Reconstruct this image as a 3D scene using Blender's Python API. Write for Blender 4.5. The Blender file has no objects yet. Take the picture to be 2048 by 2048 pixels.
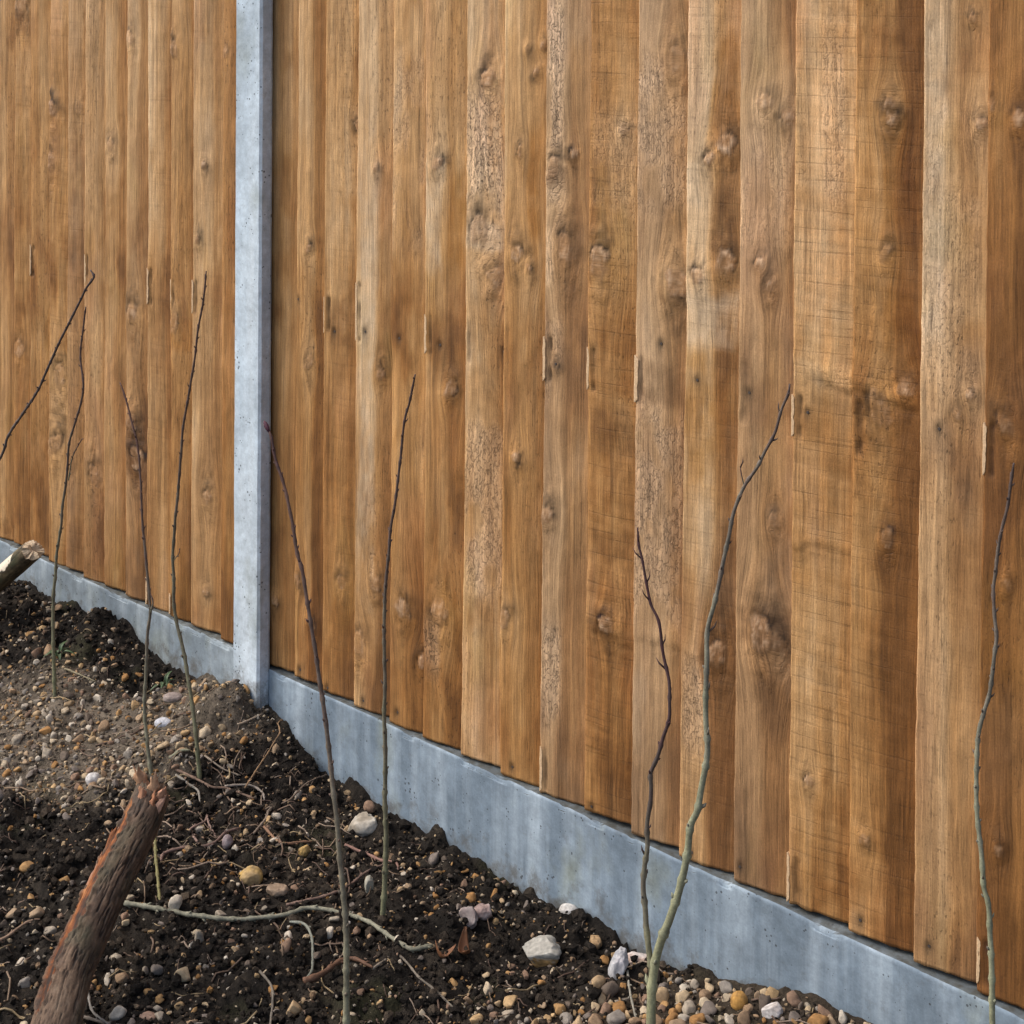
import bpy, bmesh, math
import numpy as np
from mathutils import Vector, Matrix

# ------------------------------------------------------------------ camera, sky, sun, exposure
scene = bpy.context.scene
COL = scene.collection
YAW, PITCH, ROLL = 0.7612848, 0.0154555, 0.0073220
CAM_POS = Vector((1.97982, -2.05972, 1.523))
fwd = Vector((-math.sin(YAW) * math.cos(PITCH), math.cos(YAW) * math.cos(PITCH), -math.sin(PITCH)))
rgt = Vector((math.cos(YAW), math.sin(YAW), 0))
upv = rgt.cross(fwd)
r2 = rgt * math.cos(ROLL) + upv * math.sin(ROLL)
u2 = -rgt * math.sin(ROLL) + upv * math.cos(ROLL)
cam_data = bpy.data.cameras.new('camera')
cam = bpy.data.objects.new('camera', cam_data)
COL.objects.link(cam)
cam.matrix_world = Matrix(((r2.x, u2.x, -fwd.x, CAM_POS.x), (r2.y, u2.y, -fwd.y, CAM_POS.y),
                           (r2.z, u2.z, -fwd.z, CAM_POS.z), (0, 0, 0, 1)))
cam_data.sensor_width = 36
cam_data.lens = 36 * 3226 / 2048
cam_data.shift_y = -(1024 - 69.4) / 2048
cam_data.clip_end = 500
scene.camera = cam

SUN_ELEV, SUN_AZ = math.radians(50), math.radians(226)      # azimuth the light comes from, clockwise from +Y
world = bpy.data.worlds.new('World')
scene.world = world
world.use_nodes = True
wt = world.node_tree
sky = wt.nodes.new('ShaderNodeTexSky')
sky.sky_type = 'NISHITA'
sky.sun_disc = False
sky.sun_elevation = SUN_ELEV
sky.sun_rotation = SUN_AZ
sky.air_density = 1.0
sky.dust_density = 4.5
sky.ozone_density = 1.0
bg = wt.nodes['Background']
bg.inputs['Strength'].default_value = 0.1
wt.links.new(sky.outputs[0], bg.inputs['Color'])
sun_data = bpy.data.lights.new('sun', 'SUN')
sun_data.energy = 0.9
sun_data.angle = math.radians(60)
sun_data.color = (1.0, 0.97, 0.93)
sun = bpy.data.objects.new('sun', sun_data)
COL.objects.link(sun)
sdir = Vector((math.sin(SUN_AZ) * math.cos(SUN_ELEV), math.cos(SUN_AZ) * math.cos(SUN_ELEV), math.sin(SUN_ELEV)))
sun.rotation_euler = (-sdir).to_track_quat('-Z', 'Y').to_euler()
sun.location = (0, -6, 8)
scene.view_settings.view_transform = 'Standard'
scene.view_settings.look = 'None'
scene.view_settings.gamma = 1
scene.view_settings.use_curve_mapping = False
scene.view_settings.exposure = 1.24

# ------------------------------------------------------------------ measured tables (metres, world space)
LOG = [[-0.0908, -0.8467, 0.005], [-0.1065, -0.8206, 0.035], [-0.1399, -0.7784, 0.075], [-0.1718, -0.723, 0.115], [-0.205, -0.6596, 0.16], [-0.2309, -0.5987, 0.2], [-0.2604, -0.5506, 0.235]]
LOG2 = [[-1.9316, -0.17, -0.1349], [-1.6962, -0.17, 0.0252], [-1.4559, -0.17, 0.1905], [-1.3083, -0.17, 0.2911]]
TWIGS = {"a": [[-0.3525, -0.5601], [-0.3354, -0.5516], [-0.2782, -0.5159], [-0.2145, -0.4797], [-0.1579, -0.431], [-0.1231, -0.3852], [-0.1125, -0.3502], [-0.0864, -0.3286], [-0.0483, -0.3108], [-0.0134, -0.3027], [0.0301, -0.3028], [0.072, -0.3036], [0.0992, -0.3023], [0.1162, -0.2731]], "b": [[-0.237, -0.1573], [-0.1894, -0.1485], [-0.1471, -0.1443], [-0.1293, -0.1328], [-0.1109, -0.1412]], "c": [[-0.1479, -0.3634], [-0.1307, -0.33], [-0.1173, -0.2907], [-0.1148, -0.2594], [-0.1255, -0.2183], [-0.1303, -0.1875], [-0.1302, -0.1593]], "d": [[-0.0986, -0.3952], [-0.0729, -0.3844], [-0.0408, -0.396], [-0.0021, -0.4256], [0.0282, -0.4524], [0.038, -0.4724]], "e": [[0.043, -0.4804], [0.0483, -0.4619], [0.0484, -0.4408], [0.0448, -0.4215], [0.042, -0.4027], [0.0502, -0.3878], [0.0774, -0.3822], [0.0919, -0.3803]], "f": [[0.0919, -0.3803], [0.0865, -0.3533], [0.0794, -0.3254], [0.1107, -0.326], [0.1462, -0.3341], [0.187, -0.3351], [0.2343, -0.3432]], "g": [[-0.4134, -0.4334], [-0.4296, -0.4151], [-0.4218, -0.3811], [-0.3991, -0.3562], [-0.3931, -0.3321], [-0.4083, -0.2978], [-0.4084, -0.2652]], "h": [[-0.4145, -0.3539], [-0.4647, -0.3348], [-0.4738, -0.294], [-0.4896, -0.2793], [-0.4551, -0.2984], [-0.4084, -0.3178]], "i": [[-0.6268, -0.2595], [-0.5773, -0.2432], [-0.5406, -0.2312], [-0.5221, -0.2086], [-0.4656, -0.1897]], "j": [[-0.6124, -0.2636], [-0.5771, -0.2583], [-0.5567, -0.252], [-0.5306, -0.2659]], "k": [[-0.5295, -0.209], [-0.5167, -0.182], [-0.5007, -0.1631], [-0.4742, -0.1618], [-0.4523, -0.1739]], "l": [[-0.6134, -0.1966], [-0.5702, -0.191], [-0.5334, -0.1694]], "m": [[-0.4976, -0.1867], [-0.5519, -0.0699], [-0.573, -0.0434], [-0.5997, -0.0263], [-0.6113, -0.0031]], "n": [[-0.4273, -0.13], [-0.4454, -0.0386], [-0.4594, -0.0143]], "o": [[-0.3751, -0.2346], [-0.3214, -0.2465], [-0.3062, -0.2379], [-0.2874, -0.1941]], "q": [[-0.3763, -0.2576], [-0.4069, -0.2042], [-0.4261, -0.1835], [-0.4396, -0.1455]], "r": [[-0.4018, -0.7658], [-0.4006, -0.7312], [-0.4077, -0.6939], [-0.3995, -0.6777]], "s": [[-0.1951, -0.7135], [-0.1396, -0.7383], [-0.0779, -0.7453]], "t": [[-0.4317, -0.4336], [-0.3769, -0.4673], [-0.3047, -0.5079]], "u": [[-0.6529, -0.2519], [-0.6431, -0.2332], [-0.6279, -0.2204]], "v": [[-0.1488, -0.7558], [-0.0796, -0.7305], [-0.0257, -0.6878], [0.0075, -0.6487]], "w": [[-0.0158, -0.5194], [0.0286, -0.5295], [0.0874, -0.58]], "x": [[0.3727, -0.0921], [0.4204, -0.1415], [0.4742, -0.1918]], "y": [[-0.6372, -0.0994], [-0.6342, -0.0643], [-0.6327, -0.0427]], "z": [[-1.1455, -0.1853], [-1.0977, -0.1772], [-1.0484, -0.1706]]}
STONES = {"yellow": [-0.2695, -0.3421, 0.0193, 0.0176], "flint": [-0.2743, -0.0803, 0.0282, 0.0225], "pair": [0.0927, -0.1677, 0.0168, 0.0185], "pair2": [0.0968, -0.1386, 0.0144, 0.0135], "big": [0.2369, -0.142, 0.0375, 0.0277], "smooth": [0.1797, -0.0154, 0.0154, 0.012], "upright": [0.3557, -0.0951, 0.0152, 0.0272], "pinkwhite": [0.3432, -0.0307, 0.0196, 0.0098], "grey": [-0.788, -0.1741, 0.0175, 0.0113], "white": [-0.753, -0.3587, 0.0137, 0.0127], "mauve": [-0.3722, -0.3188, 0.01, 0.0118], "pale": [-0.0747, -0.2422, 0.0077, 0.0155], "beige": [-0.1945, -0.347, 0.0172, 0.0121], "ochre": [-0.2715, -0.2256, 0.01, 0.0127], "tan": [0.265, -0.0455, 0.0133, 0.0116], "long": [-0.864, -0.0989, 0.0212, 0.0095], "orange": [0.5751, -0.0745, 0.0114, 0.0152], "whitegrav": [0.6315, -0.069, 0.0164, 0.0105], "long2": [-0.0716, -0.6869, 0.0129, 0.0068]}
PROF = [[-2.6, 0.06], [-1.743, 0.08], [-1.614, 0.095], [-1.49, 0.08], [-1.371, 0.084], [-1.257, 0.105], [-1.191, 0.106], [-1.105, 0.088], [-0.981, 0.062], [-0.844, 0.068], [-0.775, 0.08], [-0.697, 0.1], [-0.635, 0.078], [-0.557, 0.048], [-0.49, 0.013], [-0.425, 0.004], [-0.331, -0.016], [-0.182, -0.016], [-0.043, -0.008], [0.087, -0.021], [0.21, -0.026], [0.325, -0.02], [0.423, -0.008], [0.536, 0.012], [0.689, 0.042], [1.2, 0.05]]
BOARDS_R = [
 {"x": -0.678, "w": 0.121, "z": 0.1668, "t": [0.5, 0.5, 0.1], "saw": 0.0, "k": [[0.0296, 0.1359, 0.0103]], "c": [], "n": [], "r": [], "b": [], "p": []},
 {"x": -0.581, "w": 0.1123, "z": 0.1668, "t": [0.35, 0.8, 0], "saw": 0.0, "k": [[0.0379, 0.8745, 0.008], [0.0414, 0.6442, 0.0121], [0.0086, 0.1964, 0.0122], [0.049, 0.1225, 0.0101]], "c": [], "n": [[0.017, 0.0164], [0.0051, 0.7676]], "r": [], "b": [], "p": []},
 {"x": -0.4927, "w": 0.1198, "z": 0.1651, "t": [0.5, 0.58, 0], "saw": 0.4, "k": [[0.088, 1.1312, 0.0097], [0.0525, 0.2273, 0.0108]], "c": [[0.0082, 0.713, 0.7855, 0]], "n": [[0.0159, 0.0073], [0.0297, 0.7196]], "r": [], "b": [], "p": [[0.007, 0.6795, 0.0744, 0.7878, 2]]},
 {"x": -0.3969, "w": 0.1268, "z": 0.1637, "t": [0.22, 0.6, 0.15], "saw": 0.0, "k": [[0.0544, 1.0523, 0.0067], [0.068, 0.6591, 0.0096], [0.0558, 0.2506, 0.0135], [0.016, 0.1231, 0.0175]], "c": [[0.0011, 0.7136, 0.8266, 0]], "n": [[0.027, 0.015], [0.0264, 0.7342]], "r": [], "b": [], "p": [[0.0071, 0.2553, 0.0579, 1.1074, 1]]},
 {"x": -0.2941, "w": 0.1168, "z": 0.1623, "t": [0.42, 0.5, 0], "saw": 0.0, "k": [[0.0358, 0.2281, 0.017], [0.0837, 0.138, 0.0112]], "c": [], "n": [[0.0234, 0.0244], [0.0224, 0.7374]], "r": [[-0.0073, 0.9013, 0.0821, 1.2845, 0.6]], "b": [], "p": []},
 {"x": -0.2013, "w": 0.1292, "z": 0.1643, "t": [0.35, 0.66, 0], "saw": 0.0, "k": [[0.0319, 1.0746, 0.0102], [0.0638, 0.659, 0.0119], [0.0412, 0.2417, 0.0185]], "c": [[0.0093, 0.7178, 0.7904, 0]], "n": [[0.0375, 0.7382]], "r": [[0.0003, 0.123, 0.0424, 0.2283, 1]], "b": [], "p": [[0.0468, 0.8782, 0.0946, 1.0846, 3], [-0.0039, 0.8536, 0.0409, 1.0808, 1], [-0.0022, 0.6668, 0.0962, 0.7927, 2]]},
 {"x": -0.0961, "w": 0.1201, "z": 0.1645, "t": [0.18, 0.34, 0.12], "saw": 0.2, "k": [[0.0532, 1.236, 0.0143], [0.0333, 0.9574, 0.0225], [0.0718, 0.8807, 0.0161]], "c": [[0.0018, 0.7171, 0.7944, 1]], "n": [[0.0865, 0.7476]], "r": [[-0.0041, 0.9483, 0.0819, 1.2067, 1], [0.0024, 0.2914, 0.0916, 0.6188, 0.8]], "b": [], "p": [[0.0065, 0.9221, 0.0718, 0.9828, 1]]},
 {"x": 0.0, "w": 0.122, "z": 0.1623, "t": [0.4, 0.55, 0], "saw": 0.0, "k": [[0.0718, 1.2517, 0.0061], [0.0546, 1.2923, 0.0044], [0.0855, 1.2991, 0.0069], [0.0385, 1.1107, 0.007], [0.0586, 0.9086, 0.007], [0.0318, 0.9311, 0.0141], [0.0355, 0.5715, 0.0088], [0.0103, 0.2789, 0.0125]], "c": [], "n": [[0.0286, 0.0184]], "r": [], "b": [], "p": [[0.0471, 0.9478, 0.0784, 1.1605, 3]]},
 {"x": 0.098, "w": 0.1249, "z": 0.1623, "t": [0.3, 0.62, 0.5], "saw": 0.0, "k": [[0.0189, 1.0874, 0.0155], [0.0601, 1.1152, 0.0077], [0.0446, 0.9527, 0.0189], [0.0259, 0.7492, 0.0069], [0.0123, 0.4887, 0.0121]], "c": [[0.0081, 0.7176, 0.7948, 0], [0.0073, -0.0013, 0.0772, 0]], "n": [[0.0268, 0.7504]], "r": [[-0.0003, 1.1182, 0.0387, 1.3781, 1], [0.0018, 0.6837, 0.044, 1.0953, 0.55], [0.0041, 0.1164, 0.0431, 0.302, 0.9]], "b": [], "p": [[0.0097, 1.0496, 0.0383, 1.0949, 2]]},
 {"x": 0.1989, "w": 0.1275, "z": 0.168, "t": [0.55, 0.62, 0], "saw": 1.0, "k": [[0.0704, 1.156, 0.0075], [0.0261, 0.9281, 0.0202], [0.048, 0.3245, 0.0134]], "c": [[0.0066, 0.7139, 0.7858, 0]], "n": [[0.0168, 0.0082]], "r": [[0.0084, 1.0014, 0.0944, 1.1913, 0.5]], "b": [[0.325, 0.016, 0.9]], "p": [[0.0022, 0.4301, 0.1, 0.4868, 2], [0.0048, 0.6111, 0.0913, 0.6943, 2]]},
 {"x": 0.3024, "w": 0.1251, "z": 0.1659, "t": [0.45, 0.55, 0.55], "saw": 0.0, "k": [[0.0723, 1.278, 0.0177], [0.0794, 0.919, 0.0194]], "c": [[0.0048, 0.7125, 0.7899, 0]], "n": [[0.0506, 0.8153]], "r": [[-0.0019, 1.2102, 0.0547, 1.2775, 1], [0.0001, 1.029, 0.094, 1.2144, 0.7], [0.0023, 0.3425, 0.0956, 0.7155, 0.75]], "b": [[0.3412, 0.014, 0.5]], "p": [[0.065, 0.8158, 0.0955, 0.9009, 2], [0.0036, 0.7157, 0.0967, 0.7964, 2]]},
 {"x": 0.4035, "w": 0.1285, "z": 0.1634, "t": [0.1, 0.72, 0.2], "saw": 0.5, "k": [[0.0765, 1.153, 0.0157], [0.0448, 1.128, 0.0095], [0.0719, 0.9668, 0.0157], [0.0253, 0.9384, 0.0112], [0.0674, 0.3427, 0.0158]], "c": [], "n": [[0.0241, 0.0123], [0.0249, 0.7714]], "r": [[0.0047, 0.1706, 0.0448, 0.3278, 0.8]], "b": [[0.3282, 0.012, 0.7]], "p": [[-0.0032, 1.0485, 0.0377, 1.1236, 1], [-0.0006, 0.8236, 0.0915, 0.9158, 1], [0.058, 0.467, 0.1004, 0.5562, 2], [0.0512, 1.1404, 0.0915, 1.3306, 3], [0.0523, 0.9663, 0.0944, 1.0806, 2], [0.0002, 0.5738, 0.0973, 0.8304, 3]]},
 {"x": 0.508, "w": 0.1256, "z": 0.1646, "t": [0.45, 0.65, 0.45], "saw": 0.0, "k": [[0.0457, 1.2202, 0.0123], [0.0852, 1.1999, 0.0106], [0.0393, 0.9714, 0.0077], [0.0564, 0.9372, 0.0077], [0.067, 0.5786, 0.0077], [0.0488, 0.4, 0.0201], [0.0793, 0.3891, 0.0122]], "c": [[0.0046, 0.7183, 0.8142, 1]], "n": [[0.0135, 0.0237], [0.0219, 0.7674]], "r": [[0.0005, 0.9867, 0.0935, 1.164, 0.35]], "b": [], "p": [[0.017, 0.372, 0.0993, 0.4447, 2]]},
 {"x": 0.6096, "w": 0.1285, "z": 0.1678, "t": [0.28, 0.46, 0], "saw": 1.1, "k": [[0.0357, 0.1972, 0.0068]], "c": [[0.0066, 0.7119, 0.7755, 0], [0.0095, -0.0028, 0.0719, 0]], "n": [[0.0253, 0.7518]], "r": [[0.0437, 1.0591, 0.0832, 1.3584, 0.5]], "b": [[0.8111, 0.016, 1.0], [0.5594, 0.01, 0.45]], "p": [[0.002, 0.8427, 0.0834, 1.3437, 4]]},
 {"x": 0.7141, "w": 0.1335, "z": 0.1674, "t": [0.46, 0.85, 0], "saw": 0.8, "k": [[0.0532, 1.2241, 0.0087], [0.06, 1.202, 0.0101], [0.0509, 1.0057, 0.0087], [0.0447, 0.7799, 0.0174], [0.0825, 0.8176, 0.0115], [0.0585, 0.5947, 0.0101], [0.0259, 0.143, 0.0073]], "c": [[0.0062, 0.7069, 0.7871, 1]], "n": [[0.0213, 0.0209]], "r": [], "b": [[0.8097, 0.014, 0.9]], "p": [[0.048, 0.8222, 0.1, 1.1956, 3]]},
 {"x": 0.8236, "w": 0.1231, "z": 0.1671, "t": [0.2, 0.5, 0.35], "saw": 0.3, "k": [[0.0848, 1.2031, 0.0083], [0.0709, 1.3485, 0.0056], [0.0746, 0.8224, 0.0063], [0.0559, 0.7938, 0.0056]], "c": [], "n": [[0.0238, 0.0285], [0.0297, 0.768]], "r": [[0.0003, 0.7325, 0.0864, 1.2358, 0.35]], "b": [], "p": [[0.0016, 0.8758, 0.0391, 1.3741, 1]]},
 {"x": 0.9227, "w": 0.1313, "z": 0.1644, "t": [0.78, 0.7, 0], "saw": 0.0, "k": [[0.0055, 1.2324, 0.0069], [0.0452, 1.2172, 0.0095], [0.034, 0.7952, 0.0123], [0.0368, 0.5791, 0.0068], [0.0305, 0.2088, 0.0069]], "c": [[0.0043, 0.7207, 0.7933, 0], [0.0105, 0.0121, 0.0767, 0]], "n": [], "r": [], "b": [], "p": []},
 {"x": 1.03, "w": 0.129, "z": 0.165, "t": [0.5, 0.6, 0.1], "saw": 0.0, "k": [], "c": [], "n": [], "r": [], "b": [], "p": []},
 {"x": 1.135, "w": 0.098, "z": 0.1661, "t": [0.4, 0.6, 0.1], "saw": 0.0, "k": [], "c": [], "n": [], "r": [], "b": [], "p": []}]
BOARDS_L = [
 {"x": -2.46, "w": 0.114, "z": 0.1724, "t": [0.5, 0.6, 0], "saw": 0.0, "k": [], "c": [], "n": [], "r": [], "b": [], "p": []},
 {"x": -2.37, "w": 0.124, "z": 0.1753, "t": [0.3, 0.5, 0], "saw": 0.0, "k": [], "c": [], "n": [], "r": [], "b": [], "p": []},
 {"x": -2.27, "w": 0.124, "z": 0.1736, "t": [0.5, 0.5, 0.2], "saw": 0.0, "k": [], "c": [], "n": [], "r": [], "b": [], "p": []},
 {"x": -2.17, "w": 0.114, "z": 0.1773, "t": [0.4, 0.6, 0], "saw": 0.0, "k": [], "c": [], "n": [], "r": [], "b": [], "p": []},
 {"x": -2.08, "w": 0.119, "z": 0.1724, "t": [0.5, 0.7, 0], "saw": 0.0, "k": [], "c": [], "n": [], "r": [], "b": [], "p": []},
 {"x": -1.985, "w": 0.119, "z": 0.1761, "t": [0.3, 0.5, 0.1], "saw": 0.0, "k": [], "c": [], "n": [], "r": [], "b": [], "p": []},
 {"x": -1.89, "w": 0.1112, "z": 0.1772, "t": [0.5, 0.5, 0], "saw": 0.0, "k": [], "c": [], "n": [], "r": [], "b": [], "p": []},
 {"x": -1.8028, "w": 0.1312, "z": 0.1734, "t": [0.4, 0.6, 0.1], "saw": 0.0, "k": [], "c": [], "n": [], "r": [], "b": [], "p": []},
 {"x": -1.6956, "w": 0.0989, "z": 0.1774, "t": [0.45, 0.62, 0], "saw": 0.4, "k": [[0.0223, 1.3473, 0.0249], [0.0194, 0.4894, 0.0175]], "c": [], "n": [], "r": [], "b": [], "p": [[-0.0072, 1.2734, 0.065, 1.3363, 2]]},
 {"x": -1.6207, "w": 0.1133, "z": 0.1772, "t": [0.5, 0.6, 0], "saw": 0.0, "k": [], "c": [[0.0, 0.6805, 0.7573, 0]], "n": [], "r": [], "b": [], "p": []},
 {"x": -1.5314, "w": 0.106, "z": 0.1721, "t": [0.36, 0.5, 0], "saw": 0.6, "k": [[0.0149, 1.1072, 0.017], [0.0065, 0.9755, 0.0194], [0.0437, 0.4625, 0.0218], [0.0264, 0.2868, 0.0243]], "c": [], "n": [], "r": [], "b": [[0.966, 0.012, 0.6], [1.294, 0.01, 0.6]], "p": []},
 {"x": -1.4494, "w": 0.1016, "z": 0.1762, "t": [0.5, 0.58, 0.25], "saw": 0.6, "k": [[0.0453, 1.1083, 0.0119]], "c": [], "n": [], "r": [], "b": [], "p": []},
 {"x": -1.3718, "w": 0.11, "z": 0.172, "t": [0.4, 0.6, 0.15], "saw": 0.0, "k": [[0.0448, 0.2492, 0.0188]], "c": [[0.0026, 0.6911, 0.7656, 0]], "n": [], "r": [], "b": [], "p": []},
 {"x": -1.2858, "w": 0.1135, "z": 0.175, "t": [0.3, 0.62, 0.1], "saw": 0.0, "k": [[0.024, 1.0281, 0.0116]], "c": [], "n": [], "r": [], "b": [], "p": []},
 {"x": -1.1963, "w": 0.1086, "z": 0.1746, "t": [0.5, 0.62, 0.25], "saw": 0.0, "k": [[0.0092, 1.2776, 0.016], [0.0255, 0.6542, 0.0182], [0.0272, 0.3993, 0.016], [0.05, 0.3167, 0.0227]], "c": [], "n": [], "r": [], "b": [], "p": [[-0.0072, 0.2617, 0.0727, 0.4373, 2]]},
 {"x": -1.1117, "w": 0.1156, "z": 0.1732, "t": [0.34, 0.5, 0.1], "saw": 0.5, "k": [], "c": [[0.0024, 0.6803, 0.7626, 0], [0.0012, -0.0096, 0.0517, 0]], "n": [], "r": [], "b": [], "p": []},
 {"x": -1.0201, "w": 0.105, "z": 0.1739, "t": [0.42, 0.66, 0], "saw": 0.0, "k": [[0.0063, 1.2614, 0.0155], [0.0163, 0.653, 0.0155]], "c": [[0.0, 0.6833, 0.7476, 0], [0.0, 0.0024, 0.0481, 0]], "n": [], "r": [], "b": [], "p": [[-0.0163, 0.5873, 0.0685, 0.6659, 3]]},
 {"x": -0.9391, "w": 0.133, "z": 0.1768, "t": [0.34, 0.5, 0.2], "saw": 0.3, "k": [[0.0407, 1.006, 0.0076], [0.0218, 0.8439, 0.0087], [0.0569, 0.2923, 0.013], [0.0512, 0.0823, 0.0087]], "c": [[0.0041, 0.68, 0.753, 0]], "n": [], "r": [], "b": [], "p": []},
 {"x": -0.8301, "w": 0.1121, "z": 0.1739, "t": [0.7, 0.75, 0], "saw": 0.0, "k": [[0.0035, 1.2538, 0.0128]], "c": [], "n": [], "r": [], "b": [], "p": []}]
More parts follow.
